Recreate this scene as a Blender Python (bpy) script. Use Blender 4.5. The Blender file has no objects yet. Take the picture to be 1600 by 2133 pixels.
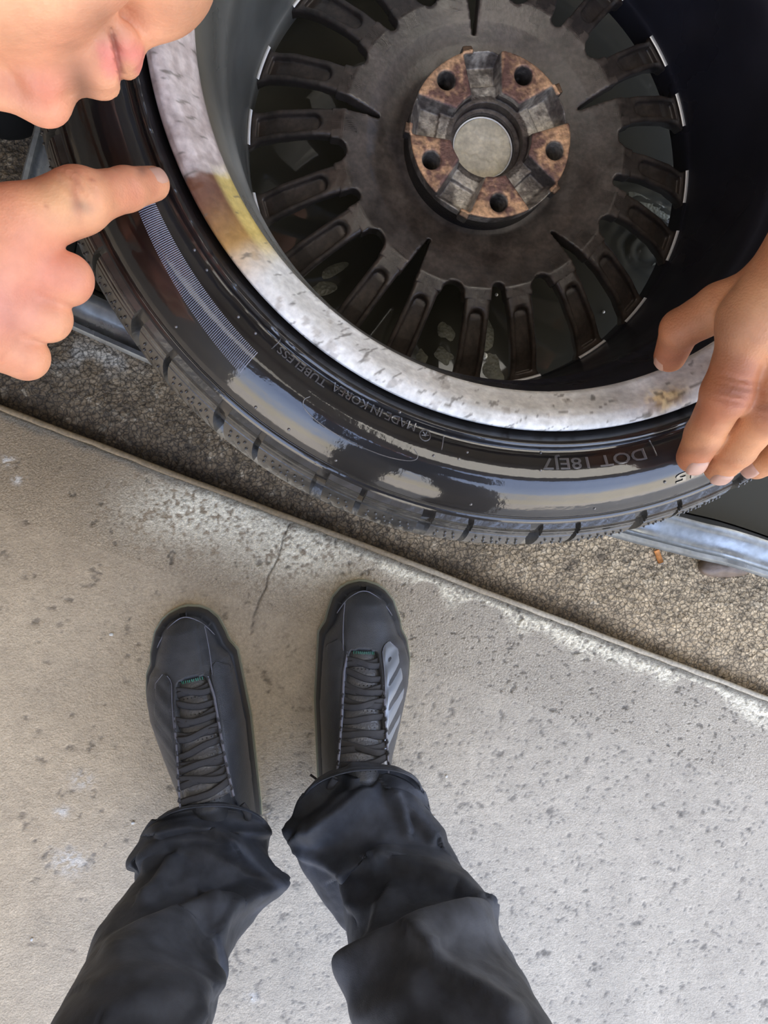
import bpy, math, random
import numpy as np
from mathutils import Matrix, Vector
import openvdb
PI = math.pi
sc = bpy.context.scene
COL = sc.collection
rnd = random.Random(7)

# ---------------------------------------------------------------- camera
FPX, CAMH = 1580.0, 0.98
PHI = -math.atan(200.0 / FPX)
cam_d = bpy.data.cameras.new('camera'); cam = bpy.data.objects.new('camera', cam_d); COL.objects.link(cam)
cam.location = (0, 0, CAMH); cam.rotation_euler = (0, PHI, 0)
cam_d.sensor_fit = 'VERTICAL'; cam_d.sensor_height = 36.0; cam_d.lens = FPX / 2133.0 * 36.0
cam_d.clip_start = 0.02
sc.camera = cam
sc.view_settings.view_transform = 'Standard'; sc.view_settings.look = 'None'
sc.view_settings.gamma = 1.0; sc.view_settings.use_curve_mapping = False
sc.view_settings.exposure = 0.60
RC = np.array(Matrix.Rotation(PHI, 3, 'Y'))

# ---------------------------------------------------------------- sky and sun
w = bpy.data.worlds.new('world'); sc.world = w; w.use_nodes = True
nt = w.node_tree; nt.nodes.clear()
wo = nt.nodes.new('ShaderNodeOutputWorld'); bg = nt.nodes.new('ShaderNodeBackground')
tc = nt.nodes.new('ShaderNodeTexCoord'); sp = nt.nodes.new('ShaderNodeSeparateXYZ'); rp = nt.nodes.new('ShaderNodeValToRGB')
nt.links.new(tc.outputs['Generated'], sp.inputs[0]); nt.links.new(sp.outputs['Z'], rp.inputs[0])
rp.color_ramp.elements[0].position = 0.0; rp.color_ramp.elements[0].color = (1.0, 0.90, 0.72, 1)
rp.color_ramp.elements[1].position = 0.9; rp.color_ramp.elements[1].color = (0.46, 0.60, 0.98, 1)
e = rp.color_ramp.elements.new(0.16); e.color = (1.0, 0.91, 0.76, 1)
e = rp.color_ramp.elements.new(0.34); e.color = (0.64, 0.77, 1.06, 1)
nt.links.new(rp.outputs[0], bg.inputs[0]); bg.inputs[1].default_value = 2.7
nt.links.new(bg.outputs[0], wo.inputs[0])
sun_d = bpy.data.lights.new('sun', 'SUN'); sun_d.energy = 9.0; sun_d.angle = math.radians(0.6); sun_d.color = (1.0, 0.9, 0.75)
LAMPS = ((-.70, .35, 2.88, 5.0), (1.15, .25, 2.88, 9.5))
for lx, ly, lz, le in LAMPS:
    ld = bpy.data.lights.new('tube_lamp', 'AREA'); ld.shape = 'RECTANGLE'; ld.size = 1.3; ld.size_y = .9; ld.energy = le; ld.color = (1.0, .95, .86)
    lo_ = bpy.data.objects.new('tube_lamp', ld); COL.objects.link(lo_); lo_.location = (lx, ly, lz)
sun = bpy.data.objects.new('sun', sun_d); COL.objects.link(sun)
sun.rotation_euler = (math.radians(-22), math.radians(-18), 0)

# ---------------------------------------------------------------- projection helpers
def at(px, py, z):
    d = RC @ np.array([(px - 800) / FPX, -(py - 1066.5) / FPX, -1.0])
    t = (z - CAMH) / d[2]
    return np.array([d[0] * t, d[1] * t, z])
def proj(P):
    q = (np.asarray(P, float) - np.array([0, 0, CAMH])) @ RC
    return 800 + FPX * q[..., 0] / -q[..., 2], 1066.5 - FPX * q[..., 1] / -q[..., 2]

# ---------------------------------------------------------------- noise
def _hash(i, j, k, s):
    n = (i * 374761393 + j * 668265263 + k * 2147483647 + s * 1274126177) & 0xffffffff
    n = ((n ^ (n >> 13)) * 1274126177) & 0xffffffff
    return ((n ^ (n >> 16)) & 0xffff) / 65535.0
def vnoise(x, y, z=0.0, seed=0):
    x, y, z = np.broadcast_arrays(np.asarray(x, float), np.asarray(y, float), np.asarray(z, float))
    xi, yi, zi = np.floor(x).astype(np.int64), np.floor(y).astype(np.int64), np.floor(z).astype(np.int64)
    fx, fy, fz = x - xi, y - yi, z - zi
    fx, fy, fz = fx*fx*(3-2*fx), fy*fy*(3-2*fy), fz*fz*(3-2*fz)
    r = 0
    for a in (0, 1):
        for b in (0, 1):
            for c in (0, 1):
                r = r + _hash(xi+a, yi+b, zi+c, seed) * (fx if a else 1-fx) * (fy if b else 1-fy) * (fz if c else 1-fz)
    return r * 2 - 1
def fbm(x, y, z=0.0, o=4, seed=0, g=0.5):
    r = 0; a = 1.0; t = 0
    for i in range(o):
        r = r + a * vnoise(x * 2**i + 3.7*i, y * 2**i - 1.3*i, np.asarray(z) * 2**i, seed + i); t += a; a *= g
    return r / t
def ss(a, b, x):
    t = np.clip((x - a) / (b - a), 0, 1); return t*t*(3-2*t)
def lin(c):
    c = np.asarray(c, float) / 255.0
    return np.where(c <= 0.04045, c / 12.92, ((c + 0.055) / 1.055) ** 2.4)
def mixc(a, b, t):
    t = np.asarray(t)[..., None]; return a * (1 - t) + b * t
def segdist(px, py, pts):
    best = np.full(np.shape(px), 1e9); 
    for (x0, y0), (x1, y1) in zip(pts[:-1], pts[1:]):
        dx, dy = x1-x0, y1-y0
        t = np.clip(((px-x0)*dx + (py-y0)*dy) / (dx*dx+dy*dy+1e-12), 0, 1)
        best = np.minimum(best, np.hypot(px-x0-t*dx, py-y0-t*dy))
    return best

# ---------------------------------------------------------------- materials
def mat(name, color=(.5,.5,.5), rough=.5, metal=0.0, vcol=False, noise=None, bumps=(), sss=0.0, coat=0.0, coat_r=.1, spec=.5, rnoise=None, sheen=0.0, cells=None):
    """noise=(scale, amount, detail) brightness mottling; bumps = [(kind, scale, strength, distance)]"""
    m = bpy.data.materials.new(name); m.use_nodes = True
    t = m.node_tree; N = t.nodes; L = t.links
    b = N['Principled BSDF']
    tcn = N.new('ShaderNodeTexCoord'); vec = tcn.outputs['Object']
    src = None
    if vcol:
        a = N.new('ShaderNodeAttribute'); a.attribute_name = 'Col'; src = a.outputs['Color']
    else:
        r = N.new('ShaderNodeRGB'); r.outputs[0].default_value = (*color, 1); src = r.outputs[0]
    if noise:
        for (s, amt, det) in (noise if isinstance(noise, list) else [noise]):
            n = N.new('ShaderNodeTexNoise'); n.inputs['Scale'].default_value = s; n.inputs['Detail'].default_value = det
            L.new(vec, n.inputs['Vector'])
            mr = N.new('ShaderNodeMapRange'); mr.inputs[1].default_value = .3; mr.inputs[2].default_value = .7
            mr.inputs[3].default_value = 1 - amt; mr.inputs[4].default_value = 1 + amt
            L.new(n.outputs[0], mr.inputs[0])
            v = N.new('ShaderNodeVectorMath'); v.operation = 'SCALE'; L.new(src, v.inputs[0]); L.new(mr.outputs[0], v.inputs['Scale']); src = v.outputs[0]
    if cells:
        nz = N.new('ShaderNodeTexNoise'); nz.inputs['Scale'].default_value = cells[0]*.5; L.new(vec, nz.inputs['Vector'])
        mx = N.new('ShaderNodeVectorMath'); mx.operation = 'MULTIPLY_ADD'; L.new(nz.outputs['Color'], mx.inputs[0]); mx.inputs[1].default_value = (.012, .012, .012); L.new(vec, mx.inputs[2])
        vo = N.new('ShaderNodeTexVoronoi'); vo.feature = 'DISTANCE_TO_EDGE'; vo.inputs['Scale'].default_value = cells[0]; L.new(mx.outputs[0], vo.inputs['Vector'])
        mr = N.new('ShaderNodeMapRange'); mr.inputs[2].default_value = .16; mr.inputs[3].default_value = cells[1]; mr.inputs[4].default_value = cells[2]
        L.new(vo.outputs['Distance'], mr.inputs[0])
        v = N.new('ShaderNodeVectorMath'); v.operation = 'SCALE'; L.new(src, v.inputs[0]); L.new(mr.outputs[0], v.inputs['Scale']); src = v.outputs[0]
    L.new(src, b.inputs['Base Color'])
    b.inputs['Roughness'].default_value = rough; b.inputs['Metallic'].default_value = metal
    b.inputs['Specular IOR Level'].default_value = spec
    b.inputs['Coat Weight'].default_value = coat; b.inputs['Coat Roughness'].default_value = coat_r
    if sheen: b.inputs['Sheen Weight'].default_value = sheen
    if sss:
        b.inputs['Subsurface Weight'].default_value = sss; b.inputs['Subsurface Radius'].default_value = (.012, .005, .003)
        b.inputs['Subsurface Scale'].default_value = .35
    if rnoise:
        n = N.new('ShaderNodeTexNoise'); n.inputs['Scale'].default_value = rnoise[0]; n.inputs['Detail'].default_value = 4
        L.new(vec, n.inputs['Vector'])
        mr = N.new('ShaderNodeMapRange'); mr.inputs[1].default_value = .35; mr.inputs[2].default_value = .65
        mr.inputs[3].default_value = rnoise[1]; mr.inputs[4].default_value = rnoise[2]
        L.new(n.outputs[0], mr.inputs[0]); L.new(mr.outputs[0], b.inputs['Roughness'])
    prev = None
    for kind, s, st, dist in bumps:
        if kind == 'vor':
            n = N.new('ShaderNodeTexVoronoi'); n.inputs['Scale'].default_value = s; o = n.outputs['Distance']
        else:
            n = N.new('ShaderNodeTexNoise'); n.inputs['Scale'].default_value = s; n.inputs['Detail'].default_value = 5; o = n.outputs[0]
        L.new(vec, n.inputs['Vector'])
        bp = N.new('ShaderNodeBump'); bp.inputs['Strength'].default_value = st; bp.inputs['Distance'].default_value = dist
        L.new(o, bp.inputs['Height'])
        if prev: L.new(prev, bp.inputs['Normal'])
        prev = bp.outputs[0]
    if prev:
        L.new(prev, b.inputs['Normal'])
        if coat: L.new(prev, b.inputs['Coat Normal'])
    return m
M = {}
M['slab'] = mat('slab_concrete', rough=.75, vcol=True, noise=[(60, .07, 6), (260, .14, 6), (900, .14, 3)], bumps=[('noise', 420, .7, .0018), ('noise', 120, .4, .003)])
M['ground'] = mat('rough_ground', rough=.8, vcol=True, cells=(150, .30, 1.12), noise=[(350, .35, 4), (70, .25, 5)], bumps=[('vor', 150, .7, .003), ('noise', 380, .7, .003)])
M['edge'] = mat('edge_concrete', rough=.6, vcol=True, noise=(300, .25, 5), bumps=[('noise', 300, .4, .002)])
M['wall'] = mat('dark_wall', (.14, .13, .11), .8, noise=(3, .2, 4))
M['ceil'] = mat('dark_ceiling', (.09, .08, .07), .8, noise=(2, .2, 4))
M['crumb'] = mat('crumbly_slab_edge', rough=.8, vcol=True, cells=(260, .80, 1.05), noise=[(300, .14, 5), (900, .14, 3)], bumps=[('noise', 420, .8, .0025), ('noise', 120, .4, .003)])
M['white_metal'] = mat('white_enamel', (.6, .6, .58), .5)
M['outside'] = mat('sunlit_yard', (.62, .55, .44), .9, noise=(4, .15, 5))
M['rubber'] = mat('wet_rubber', (.0075, .0062, .0062), .5, coat=.6, coat_r=.08, spec=.25, noise=(30, .3, 5), rnoise=(18, .35, .6), bumps=[('noise', 60, .25, .0015)])
M['rubber'].node_tree.nodes['Principled BSDF'].inputs['Coat Weight'].default_value = 1.0
M['rubber'].node_tree.nodes['Principled BSDF'].inputs['Coat IOR'].default_value = 1.62
M['tread'] = mat('tread_rubber', (.040, .037, .032), .38, coat=.9, coat_r=.16, noise=(80, .4, 5), bumps=[('noise', 250, .3, .0012)])
M['flange'] = mat('bare_aluminium', rough=.45, metal=.05, vcol=True, noise=[(260, .14, 6), (70, .10, 5)], bumps=[('noise', 200, .35, .0012), ('noise', 45, .3, .002)])
M['barrel'] = mat('painted_barrel', rough=.33, metal=.35, vcol=True, noise=(12, .25, 5), rnoise=(9, .25, .5))
M['spoke'] = mat('brake_dust_paint', (.072, .056, .045), .48, metal=.1, noise=[(14, .45, 6), (60, .35, 6), (240, .2, 4)], rnoise=(30, .3, .6), bumps=[('noise', 180, .25, .001)], coat=.4, coat_r=.25)
M['spoke_edge'] = mat('machined_lip', (.85, .85, .84), .35, metal=.5)
M['hub'] = mat('rusty_hub', rough=.42, metal=.35, vcol=True, noise=[(300, .35, 6), (80, .2, 5)], bumps=[('noise', 500, .5, .0008)])
M['cap'] = mat('dusty_cap', (.60, .54, .41), .6, noise=[(60, .25, 6), (300, .15, 4)], bumps=[('noise', 120, .4, .0015)])
M['skin'] = mat('skin', rough=.48, vcol=True, sss=.22, noise=[(45, .06, 5), (160, .05, 4)], bumps=[('vor', 700, .25, .0006), ('noise', 160, .2, .001)], spec=.4)
M['nail'] = mat('fingernail', (.53, .31, .23), .32, sss=.1, noise=(120, .08, 3))
M['hair'] = mat('black_hair', (.012, .009, .008), .5, bumps=[('noise', 300, .8, .003)])
M['shirt'] = mat('dark_work_shirt', (.018, .019, .022), .85, bumps=[('noise', 40, .4, .006)])
M['jeans'] = mat('black_trousers', (.040, .044, .055), .66, vcol=False, noise=[(12, .6, 5), (45, .35, 5)], bumps=[('noise', 900, .4, .0006), ('noise', 35, .35, .004)], sheen=.05, spec=.35)
M['stitch'] = mat('trouser_stitching', (.05, .055, .06), .7)
M['leather'] = mat('black_leather', (.058, .060, .066), .38, bumps=[('vor', 900, .35, .0008), ('noise', 80, .2, .0015)], noise=(50, .2, 4))
M['painted_sheen'] = mat('painted_sheen_panel', (.30, .32, .35), .33, metal=.35, bumps=[('noise', 90, .2, .001)])  # silver reflection on black leather put into the base colour
M['tongue'] = mat('tongue_leather', (.13, .13, .135), .34, bumps=[('vor', 420, .5, .001)])
M['lace'] = mat('charcoal_lace', (.050, .047, .047), .8, bumps=[('noise', 1200, .5, .0006)])
M['piping'] = mat('grey_piping', (.20, .20, .24), .5)
M['solecream'] = mat('pale_outsole', (.62, .62, .46), .5)
M['midsole'] = mat('black_midsole', (.03, .03, .032), .5)
M['teal'] = mat('teal_stitching', (.10, .42, .30), .6)
M['white'] = mat('white_print', (.7, .7, .72), .5)
M['tub'] = mat('galvanised_tub', (.25, .26, .255), .40, metal=.6, noise=[(18, .3, 6), (160, .15, 5)], rnoise=(25, .2, .5), bumps=[('noise', 40, .25, .002)])
M['tubin'] = mat('dark_tub_lining', (.035, .034, .03), .5, noise=(20, .4, 5))
M['boot'] = mat('black_boot_leather', (.003, .003, .003), .8, spec=.15)
M['butt'] = mat('orange_filter_paper', (.62, .24, .06), .7, noise=(300, .2, 3))
M['ash'] = mat('burnt_filter_end', (.25, .2, .15), .9)
M['stone'] = mat('brown_stone', (.17, .12, .085), .5, noise=(60, .3, 5), bumps=[('noise', 90, .5, .003)])
M['grit'] = mat('pale_grit', (.6, .57, .5), .8)
M['foam'] = mat('water_scum', (.16, .155, .11), .35, noise=(90, .4, 5), bumps=[('vor', 300, .5, .001)])
M['bubble'] = mat('soap_bubble', (.75, .75, .72), .08, spec=1.0)
def water_mat():
    m = bpy.data.materials.new('dirty_water'); m.use_nodes = True; b = m.node_tree.nodes['Principled BSDF']
    b.inputs['Base Color'].default_value = (.066, .063, .050, 1); b.inputs['Roughness'].default_value = .04
    b.inputs['IOR'].default_value = 1.38; b.inputs['Specular IOR Level'].default_value = .7
    return m
M['water'] = water_mat()

# ---------------------------------------------------------------- object helpers
def tag(o, label=None, cat=None, group=None, kind=None):
    if label: o['label'] = label
    if cat: o['category'] = cat
    if group: o['group'] = group
    if kind: o['kind'] = kind
    return o
WORLD = {}
def empty(name, loc=(0,0,0), mtx=None, parent=None):
    o = bpy.data.objects.new(name, None); o.empty_display_size = .05
    m = mtx if mtx is not None else Matrix.Translation(Vector(loc))
    COL.objects.link(o); o.matrix_world = m; WORLD[o.name] = m.copy()
    return o
def mk(name, V, F, m, parent=None, smooth=True, col=None, world=True, sharp=None):
    """mesh from numpy; F array (n,3|4) or list. world=True: vertices are world coordinates even when parented"""
    V = np.asarray(V, np.float32).reshape(-1, 3)
    me = bpy.data.meshes.new(name)
    if isinstance(F, np.ndarray):
        k = F.shape[1]; n = len(F)
        me.vertices.add(len(V)); me.vertices.foreach_set('co', V.ravel())
        me.loops.add(n * k); me.loops.foreach_set('vertex_index', F.astype(np.int32).ravel())
        me.polygons.add(n); me.polygons.foreach_set('loop_start', np.arange(0, n*k, k, dtype=np.int32))
        me.update(calc_edges=True)
    else:
        me.from_pydata([tuple(map(float, v)) for v in V], [], F)
    if col is not None:
        a = me.color_attributes.new('Col', 'FLOAT_COLOR', 'POINT')
        c = np.ones((len(V), 4), np.float32); c[:, :3] = col; a.data.foreach_set('color', c.ravel())
    if smooth:
        me.polygons.foreach_set('use_smooth', np.ones(len(me.polygons), bool))
    me.materials.append(m); me.validate()
    if sharp is not None:
        me.set_sharp_from_angle(angle=math.radians(sharp))
    o = bpy.data.objects.new(name, me); COL.objects.link(o)
    if parent is not None:
        o.parent = parent
        if world:
            # find the world matrix of the parent chain
            p = parent; W = Matrix.Identity(4)
            W = WORLD.get(parent.name, Matrix.Identity(4))
            o.matrix_parent_inverse = W.inverted()
            WORLD[o.name] = Matrix.Identity(4)
        else:
            WORLD[o.name] = WORLD.get(parent.name, Matrix.Identity(4)).copy()
    else:
        WORLD[o.name] = Matrix.Identity(4)
    return o
def share(src, name, parent, loc_m, world=False):
    o = bpy.data.objects.new(name, src.data); COL.objects.link(o); o.parent = parent
    o.matrix_parent_inverse = Matrix.Identity(4); o.matrix_basis = loc_m
    return o
def gridfaces(n, m, wrap_u=False, wrap_v=False):
    """n rows x m cols"""
    nu = n if wrap_u else n-1; nv = m if wrap_v else m-1
    i, j = np.meshgrid(np.arange(nu), np.arange(nv), indexing='ij')
    i2, j2 = (i+1) % n, (j+1) % m
    return np.stack([i*m+j, i2*m+j, i2*m+j2, i*m+j2], -1).reshape(-1, 4)
def tube(P, r, k=8, closed=False, flat=1.0, up=None):
    P = np.asarray(P, float); n = len(P)
    r = np.broadcast_to(np.asarray(r, float), (n,))
    T = np.gradient(P, axis=0); 
    if closed: T = np.roll(P, -1, 0) - np.roll(P, 1, 0)
    T /= np.linalg.norm(T, axis=1)[:, None] + 1e-12
    u0 = np.array(up if up is not None else (0, 0, 1.0))
    B = np.cross(T, u0); B /= np.linalg.norm(B, axis=1)[:, None] + 1e-9; Nn = np.cross(B, T)
    a = np.linspace(0, 2*PI, k, endpoint=False)
    V = P[:, None] + r[:, None, None] * (np.cos(a)[None, :, None] * B[:, None] + flat * np.sin(a)[None, :, None] * Nn[:, None])
    F = gridfaces(n, k, closed, True)[:, ::-1]
    V = V.reshape(-1, 3)
    if not closed:
        V = np.vstack([V, P[0], P[-1]]); c0, c1 = n*k, n*k+1
        ex = [[c0, j, (j+1) % k, c0] for j in range(k)] + [[c1, (n-1)*k+(j+1) % k, (n-1)*k+j, c1] for j in range(k)]
        # degenerate quads -> use midpoint style caps as quads
        F = list(map(list, F)) + [[e[0], e[1], e[2]] for e in ex]
    return V, F
def boxv(lo, hi):
    x0, y0, z0 = lo; x1, y1, z1 = hi
    V = [(x0,y0,z0),(x1,y0,z0),(x1,y1,z0),(x0,y1,z0),(x0,y0,z1),(x1,y0,z1),(x1,y1,z1),(x0,y1,z1)]
    F = [(0,3,2,1),(4,5,6,7),(0,1,5,4),(1,2,6,5),(2,3,7,6),(3,0,4,7)]
    return V, F
class MB:
    def __init__(s): s.V = []; s.F = []; s.n = 0
    def add(s, V, F):
        V = np.asarray(V, float).reshape(-1, 3); s.V.append(V)
        s.F += [[int(i) + s.n for i in f] for f in F]; s.n += len(V)
    def build(s, name, m, parent=None, **k):
        return mk(name, np.vstack(s.V), s.F, m, parent, **k)
def sphere(c, r, n=10, m=14):
    r = np.broadcast_to(np.asarray(r, float), (3,))
    th = np.linspace(0, PI, n); ph = np.linspace(0, 2*PI, m, endpoint=False)
    V = np.array([[math.sin(t)*math.cos(p), math.sin(t)*math.sin(p), math.cos(t)] for t in th for p in ph]) * r + np.asarray(c)
    return V, gridfaces(n, m, False, True)
def catmull(P, n):
    P = np.asarray(P, float); t = np.linspace(0, len(P)-1, n); out = []
    for q in t:
        i = min(int(q), len(P)-2); f = q-i
        p0, p1, p2, p3 = P[max(i-1,0)], P[i], P[i+1], P[min(i+2, len(P)-1)]
        out.append(.5*((2*p1)+(-p0+p2)*f+(2*p0-5*p1+4*p2-p3)*f*f+(-p0+3*p1-3*p2+p3)*f**3))
    return np.array(out)

# ---------------------------------------------------------------- signed distance modelling
class SD:
    BG = .03
    def __init__(s, lo, hi, h):
        s.lo = np.asarray(lo, float); s.h = h
        s.n = np.ceil((np.asarray(hi) - s.lo) / h).astype(int) + 1
        s.D = np.full(s.n, s.BG, np.float32)
    def box(s, lo, hi):
        a = np.clip(np.floor((np.asarray(lo) - s.lo) / s.h).astype(int), 0, s.n); b = np.clip(np.ceil((np.asarray(hi) - s.lo) / s.h).astype(int) + 1, 0, s.n)
        sl = tuple(slice(int(i), int(j)) for i, j in zip(a, b))
        ax = [(s.lo[i] + s.h * np.arange(a[i], b[i])).astype(np.float32) for i in range(3)]
        return sl, ax[0][:, None, None], ax[1][None, :, None], ax[2][None, None, :]
    def _smin(s, a, b, k):
        hh = np.maximum(k - np.abs(a - b), 0) / k
        return np.minimum(a, b) - hh*hh*k*.25
    def put(s, f, lo, hi, k=.004, cut=False):
        mg = (.03 if not cut else .004) + k
        sl, x, y, z = s.box(np.asarray(lo) - mg, np.asarray(hi) + mg)
        if min(s.D[sl].shape) == 0: return
        d = f(x, y, z)
        s.D[sl] = -s._smin(-s.D[sl], d, k) if cut else s._smin(s.D[sl], d, k)
    def ell(s, c, r, R=None, k=.004, cut=False):
        c = np.asarray(c, float); r = np.asarray(r, float) * np.ones(3); R = np.eye(3) if R is None else np.asarray(R)
        def f(x, y, z):
            q = [(x-c[0])*R[i][0] + (y-c[1])*R[i][1] + (z-c[2])*R[i][2] for i in range(3)]
            k0 = np.sqrt(sum((q[i]/r[i])**2 for i in range(3))); k1 = np.sqrt(sum((q[i]/r[i]**2)**2 for i in range(3))) + 1e-6
            return k0*(k0-1)/k1
        m = r.max(); s.put(f, c-m, c+m, k, cut)
    def cone(s, a, b, ra, rb, k=.004, cut=False):
        a = np.asarray(a, float); b = np.asarray(b, float); d = b-a; L2 = d@d
        def f(x, y, z):
            t = np.clip(((x-a[0])*d[0]+(y-a[1])*d[1]+(z-a[2])*d[2])/L2, 0, 1)
            return np.sqrt((x-a[0]-t*d[0])**2+(y-a[1]-t*d[1])**2+(z-a[2]-t*d[2])**2) - (ra+(rb-ra)*t)
        m = max(ra, rb); s.put(f, np.minimum(a, b)-m, np.maximum(a, b)+m, k, cut)
    def chain(s, P, r, k=.004, kj=None):
        """a limb: blended inside itself tightly, joined to what exists with kj at its root"""
        P = np.asarray(P, float); kj = kj or k
        m = max(r) + .03
        sl, x, y, z = s.box(P.min(0)-m, P.max(0)+m)
        if min(s.D[sl].shape) == 0: return
        Dl = np.full(s.D[sl].shape, s.BG*2, np.float32)
        for a, b, ra, rb in zip(P[:-1], P[1:], r[:-1], r[1:]):
            d = b-a; t = np.clip(((x-a[0])*d[0]+(y-a[1])*d[1]+(z-a[2])*d[2])/(d@d), 0, 1)
            dd = np.sqrt((x-a[0]-t*d[0])**2+(y-a[1]-t*d[1])**2+(z-a[2]-t*d[2])**2) - (ra+(rb-ra)*t)
            Dl = s._smin(Dl, dd, .003)
        dist = np.sqrt((x-P[0][0])**2+(y-P[0][1])**2+(z-P[0][2])**2)
        kk = .0015 + (kj-.0015)*np.exp(-(dist/.024)**2)
        s.D[sl] = s._smin(s.D[sl], Dl, kk.astype(np.float32))
    def groove(s, c, d, wid, amp, reach):
        c = np.asarray(c, float); d = np.asarray(d, float)/np.linalg.norm(d)
        sl, x, y, z = s.box(c-reach*2, c+reach*2)
        if min(s.D[sl].shape) == 0: return
        q = (x-c[0])*d[0]+(y-c[1])*d[1]+(z-c[2])*d[2]; rr = (x-c[0])**2+(y-c[1])**2+(z-c[2])**2
        s.D[sl] += (amp*np.exp(-(q/wid)**2)*np.exp(-rr/reach**2)).astype(np.float32)
    def mesh(s, iso=0.0):
        D = np.clip(s.D, -s.BG, s.BG)
        D[0] = D[-1] = s.BG; D[:, 0] = D[:, -1] = s.BG; D[:, :, 0] = D[:, :, -1] = s.BG
        g = openvdb.FloatGrid(s.BG); g.copyFromArray(D); 
        V, Q = g.convertToQuads(iso)
        V = np.asarray(V, float) * s.h + s.lo; Q = np.asarray(Q)[:, ::-1]
        # orientation check through signed volume
        a, b, c = V[Q[:, 0]], V[Q[:, 1]], V[Q[:, 2]]
        if np.einsum('ij,ij->i', a, np.cross(b, c)).sum() < 0: Q = Q[:, ::-1]
        return V, np.ascontiguousarray(Q)
def frame(x, y, z):  # rows are axes
    return np.array([np.asarray(v, float)/np.linalg.norm(v) for v in (x, y, z)])

# ================================================================ SETTING
def struct(o): return tag(o, kind='structure')
EDGE = [at(px, 850 + .378*px, 0) for px in (-900, -300, 0, 320, 600, 900, 1200, 1600, 2200, 2900)]
E0, E1 = at(0, 850, 0)[:2], at(1600, 1455, 0)[:2]
ED = (E1-E0)/np.linalg.norm(E1-E0); EN = np.array([ED[1], -ED[0]])   # EN points to the slab side (-y)
def edge_sd(x, y): return (x-E0[0])*EN[0] + (y-E0[1])*EN[1]          # >0 on the slab

def slab_grid(u0, u1, v0, v1, step):
    u = np.arange(u0, u1+step/2, step); v = np.arange(v0, v1+step/2, step)
    U, Vv = np.meshgrid(u, v, indexing='ij')
    X = E0[0] + ED[0]*U + EN[0]*Vv; Y = E0[1] + ED[1]*U + EN[1]*Vv
    return X, Y, U, Vv, gridfaces(len(u), len(v))[:, ::-1]
def slab_look(X, Y, U, Vv):
    px, py = proj(np.stack([X, Y, 0*X], -1))
    n1 = fbm(X*2.2, Y*2.2, 0, 4, 1); n2 = fbm(X*14, Y*14, 0, 4, 5); n3 = fbm(X*55, Y*55, 0, 3, 9)
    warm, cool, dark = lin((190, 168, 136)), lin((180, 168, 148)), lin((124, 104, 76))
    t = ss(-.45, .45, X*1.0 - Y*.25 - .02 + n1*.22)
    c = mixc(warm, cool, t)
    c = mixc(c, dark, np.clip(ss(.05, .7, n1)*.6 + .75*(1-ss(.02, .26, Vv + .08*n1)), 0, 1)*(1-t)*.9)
    c *= (1 + .10*n2 + .07*n3)[..., None]
    z = .0009*n2*ss(0, .05, Vv) + .0004*n3
    # crumbly band along the edge, its sunlit paleness painted into the colour
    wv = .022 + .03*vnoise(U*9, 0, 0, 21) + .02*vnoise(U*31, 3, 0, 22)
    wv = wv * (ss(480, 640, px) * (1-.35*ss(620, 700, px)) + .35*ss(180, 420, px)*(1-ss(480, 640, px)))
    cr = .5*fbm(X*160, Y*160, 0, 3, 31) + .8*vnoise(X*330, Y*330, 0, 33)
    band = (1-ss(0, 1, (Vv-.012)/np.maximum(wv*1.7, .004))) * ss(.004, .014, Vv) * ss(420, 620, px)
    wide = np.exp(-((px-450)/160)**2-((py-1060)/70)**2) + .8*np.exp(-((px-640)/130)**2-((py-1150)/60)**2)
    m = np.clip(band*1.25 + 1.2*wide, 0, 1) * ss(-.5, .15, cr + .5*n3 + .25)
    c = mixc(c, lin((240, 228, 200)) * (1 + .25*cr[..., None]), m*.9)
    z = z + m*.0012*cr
    # grey cement repair strip next to the edge
    g = (1-ss(.006, .016, Vv + .004*n3))*ss(.0, .003, Vv)
    c = mixc(c, lin((112, 106, 92)), g*.75)
    # crack from the edge towards the shoes
    q = [at(*p, 0)[:2] for p in ((602, 1092), (590, 1120), (583, 1150), (572, 1180), (556, 1205), (553, 1225), (538, 1255), (528, 1290), (524, 1320))]
    dc = segdist(X + .0012*n3, Y, q); dc2 = segdist(X, Y + .0015*n3, [at(*p, 0)[:2] for p in ((590, 1105), (620, 1140), (660, 1165))])
    ck = np.clip(np.exp(-(dc/.0011)**2)*.9 + .4*np.exp(-(dc2/.0011)**2), 0, 1)
    c = mixc(c, lin((60, 50, 38)), ck*.85); z = z - ck*.002
    # pits and pocks
    pit = fbm(X*75, Y*75, 0, 2, 41); p2 = fbm(X*200, Y*200, 0, 2, 43)
    ps = np.clip(ss(.48, .60, pit) * ss(-.1, .3, p2)*.8 + ss(.50, .62, p2)*.75*ss(-.3, .3, n1+X), 0, 1)
    c = mixc(c, c*.42, ps); z = z - ps*.0012
    # chipped pale spots at left
    for (sx, sy, rr) in ((145, 1795, 34), (170, 1625, 22), (130, 1690, 15), (15, 960, 14), (38, 1000, 12), (525, 2078, 12), (1640, 1700, 30)):
        w_ = np.exp(-(((px-sx)/rr)**2 + ((py-sy)/rr/.7)**2)) * ss(-.1, .4, cr + .2)
        c = mixc(c, lin((222, 214, 200)), w_*.8); z = z + w_*.001*cr
    # brown smudge line
    c = mixc(c, lin((70, 60, 48)), .55*np.exp(-(segdist(X, Y + .002*n3, [at(*p, 0)[:2] for p in ((60, 1968), (100, 1970), (160, 1982))])/.002)**2)*ss(-.2, .3, pit+.2))
    z = z - (1-ss(0, .006, Vv))*.003
    return np.clip(c, 0, 1), z
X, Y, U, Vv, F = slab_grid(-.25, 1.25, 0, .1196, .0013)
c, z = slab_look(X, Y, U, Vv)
struct(mk('floor', np.stack([X, Y, z], -1), F, M['crumb'], col=c.reshape(-1, 3)))
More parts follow.
